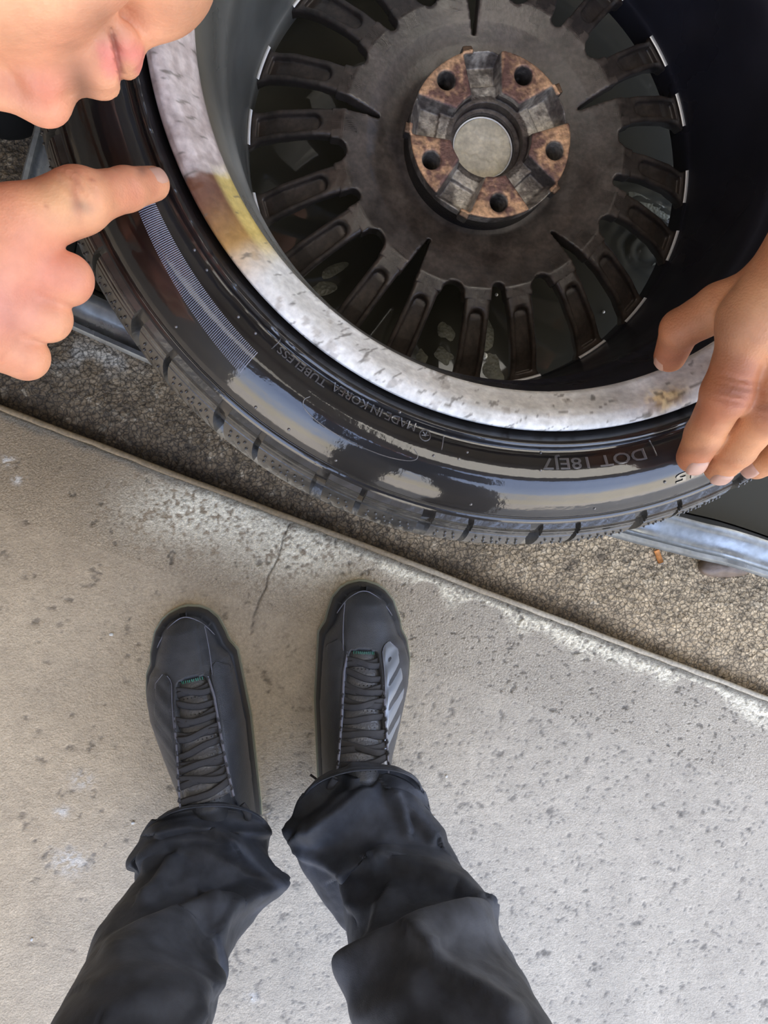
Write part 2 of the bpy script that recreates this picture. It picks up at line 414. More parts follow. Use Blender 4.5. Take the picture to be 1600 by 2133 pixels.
X, Y, U, Vv, F = slab_grid(-.25, 1.25, .1196, 1.02, .0026)
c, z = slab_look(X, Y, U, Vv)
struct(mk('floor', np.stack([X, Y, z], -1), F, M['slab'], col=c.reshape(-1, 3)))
# the same slab carried on outside the fine patch (coarser pieces, same surface)
def coarse(u0, u1, v0, v1):
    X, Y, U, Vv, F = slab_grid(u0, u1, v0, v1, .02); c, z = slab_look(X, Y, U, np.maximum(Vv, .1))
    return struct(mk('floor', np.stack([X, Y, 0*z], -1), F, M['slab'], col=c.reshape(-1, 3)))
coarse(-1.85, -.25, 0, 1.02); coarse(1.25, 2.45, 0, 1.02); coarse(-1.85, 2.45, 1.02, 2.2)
# rough ground beyond the edge
def ground_look(X, Y):
    px, py = proj(np.stack([X, Y, 0*X], -1))
    n1 = fbm(X*5, Y*5, 0, 4, 51); n2 = fbm(X*40, Y*40, 0, 4, 52); n3 = fbm(X*170, Y*170, 0, 3, 53)
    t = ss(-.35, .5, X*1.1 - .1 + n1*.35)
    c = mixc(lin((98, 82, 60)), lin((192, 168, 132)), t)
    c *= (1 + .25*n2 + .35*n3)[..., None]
    st = ss(.25, .5, n3) * ss(-.2, .4, n2)
    c = mixc(c, lin((186, 172, 146)), st*.6)
    pale = (np.exp(-((px-150)/90)**2-((py-735)/28)**2) + np.exp(-((px-235)/45)**2-((py-760)/25)**2))*ss(-.2, .4, n2+.1)
    c = mixc(c, lin((176, 170, 156)), np.clip(pale, 0, 1)*.7)
    for (sx, sy, rr) in ((1192, 1180, 22), (1260, 1160, 14), (640, 1010, 20)):
        c = mixc(c, lin((70, 60, 50)), np.exp(-(((px-sx)/rr)**2 + ((py-sy)/rr)**2))*.6)
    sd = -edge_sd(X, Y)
    c = mixc(c, lin((48, 38, 28)), (1-ss(.0, .035, sd + .012*n1))*.75)  # shadow along the slab step painted into the ground colour
    z = -.012 - .010*(1-ss(0, .05, sd)) + .004*n1 + .0016*n2 + .0011*n3
    return np.clip(c, 0, 1), z
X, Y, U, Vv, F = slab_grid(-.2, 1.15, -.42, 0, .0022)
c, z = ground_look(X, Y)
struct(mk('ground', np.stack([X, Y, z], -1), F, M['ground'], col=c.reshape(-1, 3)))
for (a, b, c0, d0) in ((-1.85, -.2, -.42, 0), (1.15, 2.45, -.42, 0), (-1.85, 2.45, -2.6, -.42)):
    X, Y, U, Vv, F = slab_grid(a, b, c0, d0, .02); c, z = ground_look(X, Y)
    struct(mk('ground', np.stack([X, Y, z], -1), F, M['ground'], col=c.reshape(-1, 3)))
# raised edging strip of the slab
us = np.linspace(-1.85, 2.45, 900)
wob = .0012*fbm(us*9, 0, 0, 3, 61); wob2 = .0006*vnoise(us*60, 1, 0, 62)
prof = [(-.0035, -.03), (-.0035, .0), (-.0022, .0016), (.0018, .0018), (.0035, .0002), (.0042, -.006)]
V = np.array([[E0[0]+ED[0]*u+EN[0]*(p+a+b*(p>0)), E0[1]+ED[1]*u+EN[1]*(p+a+b*(p>0)), q+.4*a] for u, a, b in zip(us, wob, wob2) for p, q in prof])
uu = np.repeat(us, len(prof)); cc = mixc(lin((132, 112, 82)), lin((176, 164, 142)), ss(.2, 1.0, uu + .2*vnoise(uu*12, 5, 0, 63)))
struct(mk('trim_1', V, gridfaces(len(us), len(prof)), M['edge'], col=cc))

# garage shell, open towards the yard (-y and +x)
def box_obj(name, lo, hi, m): V, F = boxv(lo, hi); return mk(name, V, F, m, smooth=False)
struct(box_obj('wall_left', (-2.0, -1.5, -.05), (-1.9, 2.4, 3.0), M['wall']))
struct(box_obj('wall_back', (-2.0, 2.4, -.05), (2.6, 2.5, 3.0), M['wall']))
struct(box_obj('ceiling', (-2.0, -1.2, 3.0), (3.2, 2.5, 3.1), M['ceil']))
struct(box_obj('ground', (-14, -16, -.16), (16, 8, -.08), M['outside']))

for lx, ly, lz, le in LAMPS:
    V, F = boxv((lx-.68, ly-.48, lz+.004), (lx+.68, ly+.48, 3.0)); cl = mk('ceiling_light', V, F, M['white_metal'], smooth=False)
    tag(cl, 'white panel light housing on the ceiling ' + ('at the left' if lx < 0 else 'at the right'), 'ceiling light')
# ================================================================ WHEEL
c_cam = np.array([.1123, .3125, -.4856]); n_cam = np.array([.1332, -.0531, 1.0]); n_cam /= np.linalg.norm(n_cam)
exc = np.cross([0, 1, 0], n_cam); exc /= np.linalg.norm(exc); eyc = np.cross(n_cam, exc)
Rw = RC @ np.stack([exc, eyc, n_cam], 1); cw = RC @ c_cam + np.array([0, 0, CAMH])
BASE = .247
def wl(P): return np.asarray(P) @ Rw.T + cw      # wheel-local (origin in the inner flange plane) -> world
Mw = Matrix.Identity(4)
for i in range(3):
    for j in range(3): Mw[i][j] = Rw[i, j]
    Mw[i][3] = (cw - Rw[:, 2]*BASE)[i]
wheel = empty('car_wheel', mtx=Mw)
tag(wheel, 'black many-spoked car wheel with wet black tyre lying back side up on the tub', 'wheel')
UP = Matrix.Translation((0, 0, BASE))
def wpart(o):   # geometry given in the flange-plane frame
    o.matrix_parent_inverse = Matrix.Identity(4); o.matrix_basis = UP; return o
def sub(o): o.matrix_parent_inverse = Matrix.Identity(4); return o
def lathe(prof, n, colf=None, jit=None, name='x', m=None, parent=None, smooth=True, sharp=None):
    prof = np.asarray(prof, float); a = np.linspace(0, 2*PI, n, endpoint=False)
    A, R = np.meshgrid(a, prof[:, 0], indexing='ij'); _, Z = np.meshgrid(a, prof[:, 1], indexing='ij')
    if jit: R, Z = jit(A, R, Z)
    V = np.stack([R*np.cos(A), R*np.sin(A), Z], -1)
    col = colf(A, R, Z).reshape(-1, 3) if colf else None
    return wpart(mk(name, V, gridfaces(n, len(prof), True, False), m, parent, world=False, smooth=smooth, col=col, sharp=sharp))
def dens(prof, k):
    prof = np.asarray(prof, float); o = []
    for a, b in zip(prof[:-1], prof[1:]):
        for t in np.linspace(0, 1, k, endpoint=False): o.append(a+(b-a)*t)
    o.append(prof[-1]); return np.array(o)
# --- flange, worn bare aluminium
def deg(A): return np.degrees(A) % 360
def flange_col(A, R, Z):
    d = deg(A); x, y = R*np.cos(A), R*np.sin(A)
    n1 = fbm(x*30, y*30, 0, 4, 71); n2 = fbm(x*130, y*130, 0, 3, 72); n3 = fbm(d*.8, R*420, 0, 3, 73)
    c = mixc(lin((222, 221, 215)), lin((246, 246, 243)), ss(-.3, .4, n1)) * (1 + .10*n2)[..., None]
    c = mixc(c, lin((120, 104, 84)), ss(.34, .46, n2 + .25*n1)*.40)
    dull = ss(300, 318, d)*(1-ss(350, 359, d))
    c = mixc(c, lin((150, 136, 112)), dull*.6)
    # grey-mauve scraped residue at the left of the rim
    w = ss(150, 160, d)*(1-ss(203.5, 206.5, d + 3.5*n1 + 2*n2))
    c = mixc(c, mixc(lin((168, 152, 146)), lin((198, 184, 178)), ss(-.4, .4, n3)), w*.92)
    w2 = ss(150, 160, d)*(1-ss(168, 172, d+3*n1))*ss(.243, .247, R)
    olive = ss(160, 166, d)*(1-ss(170.5, 173, d+2*n2))*(1-ss(.2475, .2505, R+.002*n1))
    c = mixc(c, lin((122, 104, 54)), olive*.9)
    am = ss(203.5, 206.5, d + 3.5*n1 + 2*n2)*(1-ss(214, 222, d+3*n1))
    ambr = mixc(lin((96, 48, 20)), lin((206, 160, 70)), ss(.253, .236, R)*.0 + ss(207, 221, d)*.9 + .2*n1)
    ambr = mixc(ambr, lin((236, 214, 120)), (1-ss(.2385, .243, R))*.6)
    c = mixc(c, ambr, am*.95)
    yel = (1-ss(.2385, .242, R))*ss(155, 160, d)*(1-ss(176, 182, d))
    c = mixc(c, lin((226, 196, 120)), yel*.7)
    patch = np.exp(-((d-288.5)/3.0)**2 - ((R-.2495)/.0065)**2)*1.6*ss(-.5, .2, n2+.2)
    c = mixc(c, mixc(lin((150, 120, 76)), lin((238, 216, 160)), ss(-.3, .3, fbm(x*260, y*260, 0, 2, 77))), np.clip(patch, 0, 1)*.9)
    scr = ss(.52, .6, fbm(x*90 + y*60, y*420 - x*200, 0, 2, 78))
    c = mixc(c, lin((96, 90, 80)), scr*.7)
    return np.clip(c, 0, 1)
def flange_jit(A, R, Z):
    d = deg(A); x, y = R*np.cos(A), R*np.sin(A)
    n1 = fbm(x*60, y*60, 0, 3, 74)
    w = ss(150, 158, d)*(1-ss(204, 207, d))*ss(.2345, .238, R)*(1-ss(.2565, .2585, R))
    Z = Z + w*(.0011 + .0009*fbm(x*150, y*150, 0, 3, 75)) + .0003*n1
    return R, Z
fp = dens([(.2545, -.012), (.2588, -.006), (.2596, -.0025), (.2590, .0002), (.2560, .0012), (.2500, .0004), (.2455, -.0030), (.2410, -.0085), (.2365, -.0140), (.2332, -.0172), (.2318, -.0200), (.2310, -.0245)], 3)
rim = lathe(fp, 1400, flange_col, flange_jit, 'rim_flange', M['flange'], wheel)
# --- barrel
def barrel_col(A, R, Z):
    d = deg(A); n = fbm(R*np.cos(A)*9, R*np.sin(A)*9, Z*9, 4, 81)
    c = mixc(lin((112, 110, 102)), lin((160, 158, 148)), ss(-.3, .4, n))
    c = mixc(c, lin((48, 47, 54)), np.clip(ss(225, 270, d) + (1-ss(60, 120, d)), 0, 1))  # left side kept paler: reflection near the rim painted into the colour
    c = mixc(c, lin((110, 92, 60)), .55*ss(150, 165, d)*(1-ss(195, 215, d))*ss(-.06, -.02, Z)*ss(-.2, .4, n+.2))
    return np.clip(c, 0, 1)
bp = [(.2310, -.0245), (.2300, -.030), (.2270, -.040), (.2235, -.055), (.2215, -.075), (.2195, -.082), (.2160, -.088), (.2145, -.100), (.2140, -.125), (.2125, -.150), (.2100, -.175), (.2085, -.195), (.2075, -.208), (.2060, -.2110), (.2055, -.2185), (.2055, -.236),
      (.230, -.236), (.2590, -.240), (.2596, -.236), (.2560, -.232), (.236, -.222), (.233, -.205), (.222, -.18), (.219, -.10), (.226, -.09), (.236, -.045), (.2365, -.02), (.2545, -.012)]
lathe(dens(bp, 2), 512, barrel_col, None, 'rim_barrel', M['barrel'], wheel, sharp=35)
# --- bright machined lips where spokes meet the barrel are sub-parts of spokes
def ztop(r): return np.interp(r, [.06, .075, .09, .105, .125, .15, .18, .200, .206], [-.192, -.192, -.187, -.181, -.176, -.181, -.194, -.2095, -.2135]).astype(np.float32)
def zbot(r): return np.interp(r, [.06, .09, .125, .15, .18, .206], [-.212, -.204, -.191, -.195, -.209, -.229]).astype(np.float32)
h = .0014
S = SD((.105, -.024, -.245), (.2095, .024, -.165), h)
def spoke_f(x, y, z):
    r = np.sqrt(x*x+y*y)
    wv = np.interp(r, [.10, .13, .16, .2075], [.0118, .0118, .0120, .0136]).astype(np.float32)
    flare = .004*np.exp(-((r-.2075)/.006)**2)
    side = np.abs(y) - wv - flare + (z-ztop(r))*(-.10)
    top = z - ztop(r); bot = zbot(r) - z
    d = S._smin(-side, -top, .004) * -1
    d = np.maximum(np.maximum(d, bot), np.maximum(.112-r, r-.2075))
    # pocket
    pr = np.clip(r, .150, .300)
    q = np.sqrt((r-pr)**2 + (y*1.0)**2) - np.interp(r, [.14, .2], [.0062, .0082])
    pocket = np.maximum(q*.9, (ztop(r)-.0075) - z)
    pocket = np.maximum(pocket, r-.1985)
    return -S._smin(-d, pocket, .0025)
S.put(spoke_f, (.105, -.024, -.245), (.2095, .024, -.165), .002)
SV, SQ = S.mesh()
spoke_me = None
LIPS = None
ang0 = 24.0
for k in range(10):
    for sgn in (-1, 1):
        a = math.radians(ang0 + 36*k + 8.0*sgn)
        if spoke_me is None:
            so = mk('spoke', SV, SQ, M['spoke'], wheel, world=False); spoke_me = so
            la = np.linspace(-.074, .074, 9)
            MBl = MB(); Vl = []
            for t in la: 
                for (rr, zz) in ((.2040, -.2105), (.2062, -.2088), (.2068, -.2105)): Vl.append((rr*math.cos(t), rr*math.sin(t), zz))
            lo = mk('machined_lip', Vl, gridfaces(9, 3), M['spoke_edge'], so, world=False); sub(lo); lip_me = lo
            so.matrix_basis = UP @ Matrix.Rotation(a, 4, 'Z'); so.matrix_parent_inverse = Matrix.Identity(4)
        else:
            so = share(spoke_me, 'spoke', wheel, UP @ Matrix.Rotation(a, 4, 'Z'))
            share(lip_me, 'machined_lip', so, Matrix.Identity(4))
# --- centre disc with window ends
S = SD((-.137, -.137, -.220), (.137, .137, -.165), .0015)
def disc_f(x, y, z):
    r = np.sqrt(x*x+y*y); th = np.degrees(np.arctan2(y, x)) - ang0
    q = ((th + 18) % 36) - 18; k = np.round((th-q)/36).astype(int)
    big = (k % 2) == 0                       # long windows at 24+72k
    qa = np.radians(q); u = r*np.cos(qa); v = r*np.sin(qa)
    d = np.maximum(r - .136, .060 - r)
    d = np.maximum(d, z - ztop(r)); d = np.maximum(d, zbot(r) - z)
    rt = np.where(big, .092, .1215)
    wv = np.where(big, np.interp(u, [.09, .12, .14], [.0008, .0048, .0074]), np.interp(u, [.12, .14], [.0050, .0074]))
    w1 = np.hypot(np.minimum(u - rt - .004, 0), v) - wv.astype(np.float32)
    d = np.maximum(d, -w1.astype(np.float32))
    q2 = ((th) % 36) - 18; qb = np.radians(q2); u2 = r*np.cos(qb); v2 = r*np.sin(qb)
    w2 = np.hypot(np.minimum(u2 - .130, 0), v2) - np.interp(u2, [.12, .14], [.0070, .0120])
    d = np.maximum(d, -w2.astype(np.float32))
    return d
S.put(disc_f, (-.137, -.137, -.22), (.137, .137, -.165), .002)
V, Q = S.mesh(); wpart(mk('wheel_centre', V, Q, M['spoke'], wheel, world=False))
# --- hub pad
BA = [277.5, 349.5, 61.5, 133.5, 205.5]; PA = [25.5+72*k for k in range(5)]
S = SD((-.077, -.077, -.205), (.077, .077, -.152), .0009)
ZP = -.1595
S.put(lambda x, y, z: np.maximum(np.maximum(np.sqrt(x*x+y*y)-.0700-.02*np.maximum(ZP-z-.02, 0), z-ZP), -.202-z), (-.07, -.07, -.202), (.07, .07, ZP), .0015)
for a in PA:
    ca, sa = math.cos(math.radians(a)), math.sin(math.radians(a))
    def f(x, y, z):
        u = x*ca+y*sa; v = -x*sa+y*ca
        wv = .0125 + .0035*(u-.03)/.035
        zf = np.where(u < .045, ZP-.0125, ZP-.0165) + .012*np.maximum(u-.062, 0)/.006
        return np.maximum(np.maximum(np.abs(v)-wv-(z-ZP)*.15, np.maximum(.02-u, u-.0685)), zf - z).astype(np.float32)
    S.put(f, (-.075, -.075, -.19), (.075, .075, ZP+.003), .003, cut=True)
    def f2(x, y, z):
        u = x*ca+y*sa; v = -x*sa+y*ca
        return np.maximum(np.maximum(np.abs(v-.0125)-.0042, np.abs(u-.0700)-.0032), np.abs(z-ZP+.006)-.0062).astype(np.float32)
    S.put(f2, (-.077, -.077, -.19), (.077, .077, ZP+.001), .002)
S.put(lambda x, y, z: np.sqrt(x*x+y*y)-.0355+0*z, (-.04, -.04, -.176), (.04, .04, -.15), .001, cut=True)
sl, x_, y_, z_ = S.box((-.04, -.04, -.21), (.04, .04, -.15))
r_ = np.sqrt(x_*x_+y_*y_)
S.D[sl] = np.maximum(S.D[sl], -(r_ - np.where(z_ > -.172, .0350, np.where(z_ > -.183, .0315, .0275))).astype(np.float32))
S.D[sl] = np.where((z_ < -.172) & (z_ > -.2015) & (r_ < .036), np.maximum(-(r_ - np.where(z_ > -.183, .0315, .0278)), np.minimum(S.D[sl], r_-.036)), S.D[sl]).astype(np.float32)
for a in BA:
    p = .05715*np.array([math.cos(math.radians(a)), math.sin(math.radians(a))])
    S.put(lambda x, y, z: (np.sqrt((x-p[0])**2+(y-p[1])**2)-.0074-.0012*np.clip((z-ZP+.002)/.002, 0, 1)+0*z).astype(np.float32), (p[0]-.01, p[1]-.01, -.21), (p[0]+.01, p[1]+.01, -.15), .0008, cut=True)
V, Q = S.mesh()
rv = np.hypot(V[:, 0], V[:, 1]); n1 = fbm(V[:, 0]*60, V[:, 1]*60, 0, 4, 91); n2 = fbm(V[:, 0]*260, V[:, 1]*260, V[:, 2]*200, 3, 92)
rust = mixc(lin((112, 82, 74)), lin((200, 158, 122)), ss(-.25, .35, n1*.6 + n2*.5 + (rv-.055)*18))
steel = mixc(lin((96, 88, 82)), lin((176, 168, 156)), ss(-.3, .4, n1 + .4*n2))
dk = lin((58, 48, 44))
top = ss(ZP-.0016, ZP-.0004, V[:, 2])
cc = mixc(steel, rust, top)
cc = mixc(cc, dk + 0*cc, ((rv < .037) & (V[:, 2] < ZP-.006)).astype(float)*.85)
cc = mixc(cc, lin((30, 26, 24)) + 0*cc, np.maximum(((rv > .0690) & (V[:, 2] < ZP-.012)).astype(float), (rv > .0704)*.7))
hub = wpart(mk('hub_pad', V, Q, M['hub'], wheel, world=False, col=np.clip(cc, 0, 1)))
# centre cap seen through the bore, with a torn film of dirt
rr = np.linspace(0, .0272, 26); aa = np.linspace(0, 2*PI, 90, endpoint=False)
A, R = np.meshgrid(aa, rr, indexing='ij'); x, y = R*np.cos(A), R*np.sin(A)
Z = -.1900 + .0008*fbm(x*120, y*120, 0, 4, 95) + .0010*ss(-.05, .02, fbm(x*55, y*55, 0, 3, 96)) - .0015*ss(.0255, .0272, R)
cap = wpart(mk('centre_cap', np.stack([x, y, Z], -1), gridfaces(90, 26, True, False)[:, ::-1], M['cap'], wheel, world=False))
tag(cap, 'dusty beige centre cap')
V, F = tube([((.0268)*math.cos(a), .0268*math.sin(a), -.1892) for a in np.linspace(0, 2*PI, 60, endpoint=False)], .0009, 6, closed=True)
sub(mk('cap_ring', V, F, M['spoke_edge'], cap, world=False))
# --- tyre
side = [(.2330, -.052), (.2420, -.030), (.2545, -.013), (.2600, -.0075), (.2622, -.0050), (.2640, -.0020), (.2668, .0010), (.2685, .0018), (.2702, .0008), (.2720, -.0022), (.2740, -.0022), (.2780, .0005), (.2840, .0032), (.2920, .0038), (.3000, .0010), (.3080, -.0050), (.3140, -.0115), (.3172, -.0160), (.3182, -.0185), (.3190, -.0180), (.3212, -.0190)]
mid = [(.3270, -.0290), (.3300, -.0420), (.3320, -.0600), (.3325, -.1225)]
half = side + mid
full = half + [(r, -.245 - z) for r, z in reversed(half[:-1])]
def tyre_jit(A, R, Z):
    top = Z > -.03
    n = fbm(R*np.cos(A)*120, R*np.sin(A)*120, 0, 3, 101)
    m = np.exp(-((R-.2685)/.0035)**2)*top*ss(150, 160, deg(A))*(1-ss(228, 250, deg(A)))
    n2 = fbm(R*np.cos(A)*9, R*np.sin(A)*9, 0, 2, 102)
    return R, Z + m*.0011*n + .0006*n2*top
tyre = lathe(dens(full, 3), 1000, None, tyre_jit, 'tyre', M['rubber'], wheel)
WORLD[tyre.name] = Mw @ UP
# tread blocks: shoulder pieces all round, on both shoulders
def block_mesh(a0, a1, flip):
    """one shoulder tread block between angles a0..a1: dense patch with sipes and vent dots"""
    P = [(.3200, -.0205), (.3262, -.0215), (.3268, -.0232), (.3282, -.0228), (.3292, -.0250), (.3286, -.0262), (.3302, -.0262), (.3315, -.0290), (.3308, -.0300), (.3322, -.0305), (.3352, -.0380), (.3385, -.0500), (.3408, -.0640), (.3418, -.0760), (.3300, -.0775)]
    P = np.asarray(dens(P, 2)); n = 13
    tt = np.concatenate([[0], np.linspace(.012, .988, n-2), [1]]); V = []
    for i, t in enumerate(tt):
        for j, (r, z) in enumerate(P):
            sk = .030*max(0, (-z-.03)/.045)          # grooves lean along the wheel on the tread face
            a = a0 + (a1-a0)*t + sk*.5
            if i in (0, n-1): rr = min(r, .3205)
            else: rr = r
            if i in (4, 8) and z < -.052: rr = r - .0016
            V.append((rr*math.cos(a), rr*math.sin(a), z if not flip else -.245-z))
    F = gridfaces(n, len(P))
    if flip: F = F[:, ::-1]
    return np.array(V), F
NB = 80; pitch = 2*PI/NB
def add_dots(V, F):
    mb = MB(); mb.add(V, F)
    for (t, r, z) in ((.25, .3352, -.0368), (.5, .3352, -.0368), (.75, .3352, -.0368), (.22, .3379, -.0465), (.55, .3379, -.0465), (.82, .3379, -.0465)):
        a = pitch*.06 + (pitch*.88)*t + .015*max(0, (-z-.03)/.045)
        Vs, Fs = sphere((r*math.cos(a), r*math.sin(a), z), .0011, 5, 7); mb.add(Vs, Fs)
    return mb
V, F = block_mesh(pitch*.035, pitch*.965, False); blk = None
for k in range(NB):
    Rz = Matrix.Rotation(k*pitch + math.radians(.9*math.sin(k*2.1)), 4, 'Z')
    if blk is None:
        blk = sub(add_dots(V, F).build('tread_block', M['tread'], tyre, world=False, sharp=40)); blk.matrix_basis = Rz
    else: share(blk, 'tread_block', tyre, Rz)
# plain centre ribs and lower shoulder in one piece (never seen singly)
mb = MB()
for (z0, z1) in ((-.084, -.112), (-.118, -.142), (-.148, -.172)):
    a = np.linspace(0, 2*PI, 240, endpoint=False)
    V = np.array([[r*math.cos(q), r*math.sin(q), z] for q in a for r, z in ((.331, z0), (.3422, z0-.001), (.3424, z1+.001), (.331, z1))])
    mb.add(V, gridfaces(240, 4, True, False))
V, F = block_mesh(pitch*.035, pitch*.965, True)
for k in range(NB):
    c_, s_ = math.cos(k*pitch), math.sin(k*pitch); Rz = np.array([[c_, -s_, 0], [s_, c_, 0], [0, 0, 1]])
    mb.add(V @ Rz.T, F)
tag(sub(mb.build('tread_ribs', M['tread'], tyre, world=False)), kind='stuff')
# fine-ribbed band on the sidewall
def zside(r): return np.interp(r, [p[0] for p in side], [p[1] for p in side])
mb = MB()
for a in np.arange(203, 228.5, .25):
    q = math.radians(a); w_ = math.radians(.055)
    V = []
    for r in np.linspace(np.interp(a, [200, 228], [.2800, .2870]), np.interp(a, [200, 228], [.2895, .3035]), 6):
        z = zside(r)
        for (da, dz) in ((-w_*1.3, -.0006), (-w_*.35, .0007), (w_*.35, .0007), (w_*1.3, -.0006)):
            V.append((r*math.cos(q+da), r*math.sin(q+da), z+dz+.0001))
    mb.add(V, gridfaces(6, 4)[:, ::-1])
M['ribs'] = mat('ribbed_rubber', (.19, .20, .26), .35, coat=.8, coat_r=.15)  # bluish reflection on the black ribs put into their colour
tag(sub(mb.build('ribbed_band', M['ribs'], tyre, world=False)), 'finely ribbed sidewall band with bluish sheen in its colour', kind='stuff')
# embossed lettering
def ring_text(s, a_start, a_end, r_base, hgt, name, ext=.0005, flip=True):
    """letters whose tops point outwards, running the way the angle falls"""
    cu = bpy.data.curves.new('tmp', 'FONT'); cu.body = s; cu.size = 1.0; cu.extrude = .04; cu.resolution_u = 3; cu.bevel_depth = .012
    ob = bpy.data.objects.new('tmp', cu); COL.objects.link(ob)
    bpy.context.view_layer.update()
    me = bpy.data.meshes.new_from_object(ob.evaluated_get(bpy.context.evaluated_depsgraph_get()))
    bpy.data.objects.remove(ob); bpy.data.curves.remove(cu)
    co = np.array([v.co for v in me.vertices]); x0, x1 = co[:, 0].min(), co[:, 0].max()
    t = (co[:, 0]-x0)/(x1-x0); a = np.radians(a_start + (a_end-a_start)*t)
    r = r_base + co[:, 1]/.72*hgt; z = zside(r) + .0001 + (co[:, 2]+.04)/.08*ext
    V = np.stack([r*np.cos(a), r*np.sin(a), z], 1)
    F = [list(p.vertices) for p in me.polygons]; bpy.data.meshes.remove(me)
    return sub(mk(name, V, F, M['letters'], tyre, world=False, smooth=False))
M['letters'] = mat('raised_wet_rubber', (.10, .098, .10), .22, coat=1.0, coat_r=.06)
ring_text('MADE IN KOREA', 250.6, 238.2, .2715, .0055, 'lettering')
ring_text('TUBELESS', 237.4, 229.8, .2735, .0052, 'lettering')
ring_text('DOT 18EJ7', 283.2, 268.6, .2775, .0075, 'lettering')
ring_text('245/45', 298.0, 286.9, .3010, .0065, 'lettering')
# mould marks: short radial bars, a ringed emblem, pill outline, vent stubs
mb = MB()
for a, r0, r1 in ((229.2, .2705, .2790), (254.7, .2735, .2830), (284.6, .2735, .2845)):
    q = math.radians(a); V, F = tube([(r*math.cos(q), r*math.sin(q), zside(r)+.0002) for r in np.linspace(r0, r1, 7)], .0005, 5); mb.add(V, F)
ca = math.radians(252.15); ec = np.array([.2768*math.cos(ca), .2768*math.sin(ca)])
V, F = tube([(ec[0]+.0036*math.cos(t), ec[1]+.0036*math.sin(t), zside(np.hypot(ec[0]+.0036*math.cos(t), ec[1]+.0036*math.sin(t)))+.0002) for t in np.linspace(0, 2*PI, 24, endpoint=False)], .00045, 5, closed=True); mb.add(V, F)
for t in range(3):
    V, F = tube([(ec[0]+q*math.cos(t*PI/3), ec[1]+q*math.sin(t*PI/3), zside(.2768)+.0003) for q in (-.0026, 0, .0026)], .0004, 5); mb.add(V, F)
pill = [(236.6, .2880), (236.2, .2920), (236.8, .2960), (239, .2985), (243, .2995), (248, .2985), (251.3, .2955), (252.0, .2915), (251.2, .2875)]
V, F = tube([(r*math.cos(math.radians(a)), r*math.sin(math.radians(a)), zside(r)+.0001) for a, r in catmull(pill, 60)], .00035, 5); mb.add(V, F)
for a, r in ((226.4, .2790), (253.9, .2880), (257.2, .2855), (268.3, .2855), (268.6, .2740), (243.2, .3135), (236.6, .3120), (260.5, .3125), (276.4, .3130), (285.4, .3035), (232.0, .3130), (219.3, .3120), (213.6, .2752), (216.5, .2760), (223.5, .2795), (247.8, .2690), (258.2, .2800), (290.5, .2830)):
    q = math.radians(a); V, F = sphere((r*math.cos(q), r*math.sin(q), zside(r)), .0011, 5, 8); mb.add(V, F)
tag(sub(mb.build('mould_marks', M['letters'], tyre, world=False)), kind='stuff')

# ================================================================ TUB AND WATER
ZT = .2435
path_px = [(75, 262), (52, 350), (30, 450), (14, 545), (24, 606), (110, 660), (290, 742), (540, 852), (800, 962), (1040, 1045), (1270, 1112), (1440, 1156), (1600, 1200)]
PW = [at(*p, ZT)[:2] for p in path_px] + [np.array(q) for q in ((.75, -.155), (1.05, -.23), (1.12, -.19), (1.16, .2), (1.12, .86), (1.02, .92), (.4, .92), (-.12, .92), (-.21, .86), (-.225, .6))]
PW = catmull(np.array(PW + [PW[0]]), 900)[:-1]
T = np.roll(PW, -1, 0) - np.roll(PW, 1, 0); T /= np.linalg.norm(T, axis=1)[:, None]
INN = np.stack([-T[:, 1], T[:, 0]], 1)
def ring_loft(name, prof, m, parent=None, closed=False, **k):
    # prof: (inset, z); smoothing of the inward direction keeps corners clean
    V = np.array([[PW[i, 0]+INN[i, 0]*a, PW[i, 1]+INN[i, 1]*a, z] for i in range(len(PW)) for a, z in prof])
    return mk(name, V, gridfaces(len(PW), len(prof), True, closed), m, parent, **k)
tub = empty('water_tub', (at(800, 800, 0)[0], .35, 0)); tag(tub, 'long grey galvanised tub of dark water under the wheel', 'tub')
lipw = .034
ring_loft('tub_wall', [(.105, -.012), (.100, 0), (.012, .215), (.006, .226), (-.001, ZT-.009), (-.0025, ZT-.003), (.0005, ZT+.001), (.0045, ZT+.0005), (.006, ZT-.004), (.011, ZT-.0062), (.019, ZT-.003), (.026, ZT-.0005), (lipw-.002, ZT-.0005), (lipw+.002, ZT-.004)], M['tub'], tub, sharp=60)
ring_loft('basin_lining', [(lipw+.0021, ZT-.004), (lipw+.004, ZT-.012), (lipw+.055, .03), (lipw+.075, .004), (.30, .002), (.40, .002)], M['tubin'], tub)
# water surface with real ripples near the right-hand spokes
gx, gy = np.meshgrid(np.arange(-.22, 1.12, .004), np.arange(-.25, .92, .004), indexing='ij')
ZW = .205
pxw, pyw = proj(np.stack([gx, gy, 0*gx+ZW], -1))
r1 = np.hypot(gx-at(1345, 520, ZW)[0], gy-at(1345, 520, ZW)[1]); r2 = np.hypot(gx-at(1360, 425, ZW)[0], gy-at(1360, 425, ZW)[1])
amp = np.exp(-(r1/.035)**2) + np.exp(-(r2/.035)**2)
gz = ZW + .0018*amp*np.sin(r1*420 + 3*fbm(gx*30, gy*30, 0, 2, 111)) + .0022*amp*fbm(gx*70, gy*70, 0, 3, 112) + .0005*fbm(gx*8, gy*8, 0, 2, 113)
F = gridfaces(*gx.shape)
PB = PW + INN*(lipw+.0125)
def in_poly(x, y):
    r = np.zeros(x.shape, bool); j = len(PB)-1
    for i in range(len(PB)):
        xi, yi, xj, yj = *PB[i], *PB[j]
        if yi != yj: r ^= ((yi > y) != (yj > y)) & (x < (xj-xi)*(y-yi)/(yj-yi)+xi)
        j = i
    return r
ins = in_poly(gx, gy).ravel(); keep = ins[F].any(1); WV = np.stack([gx, gy, gz], -1).reshape(-1, 3)
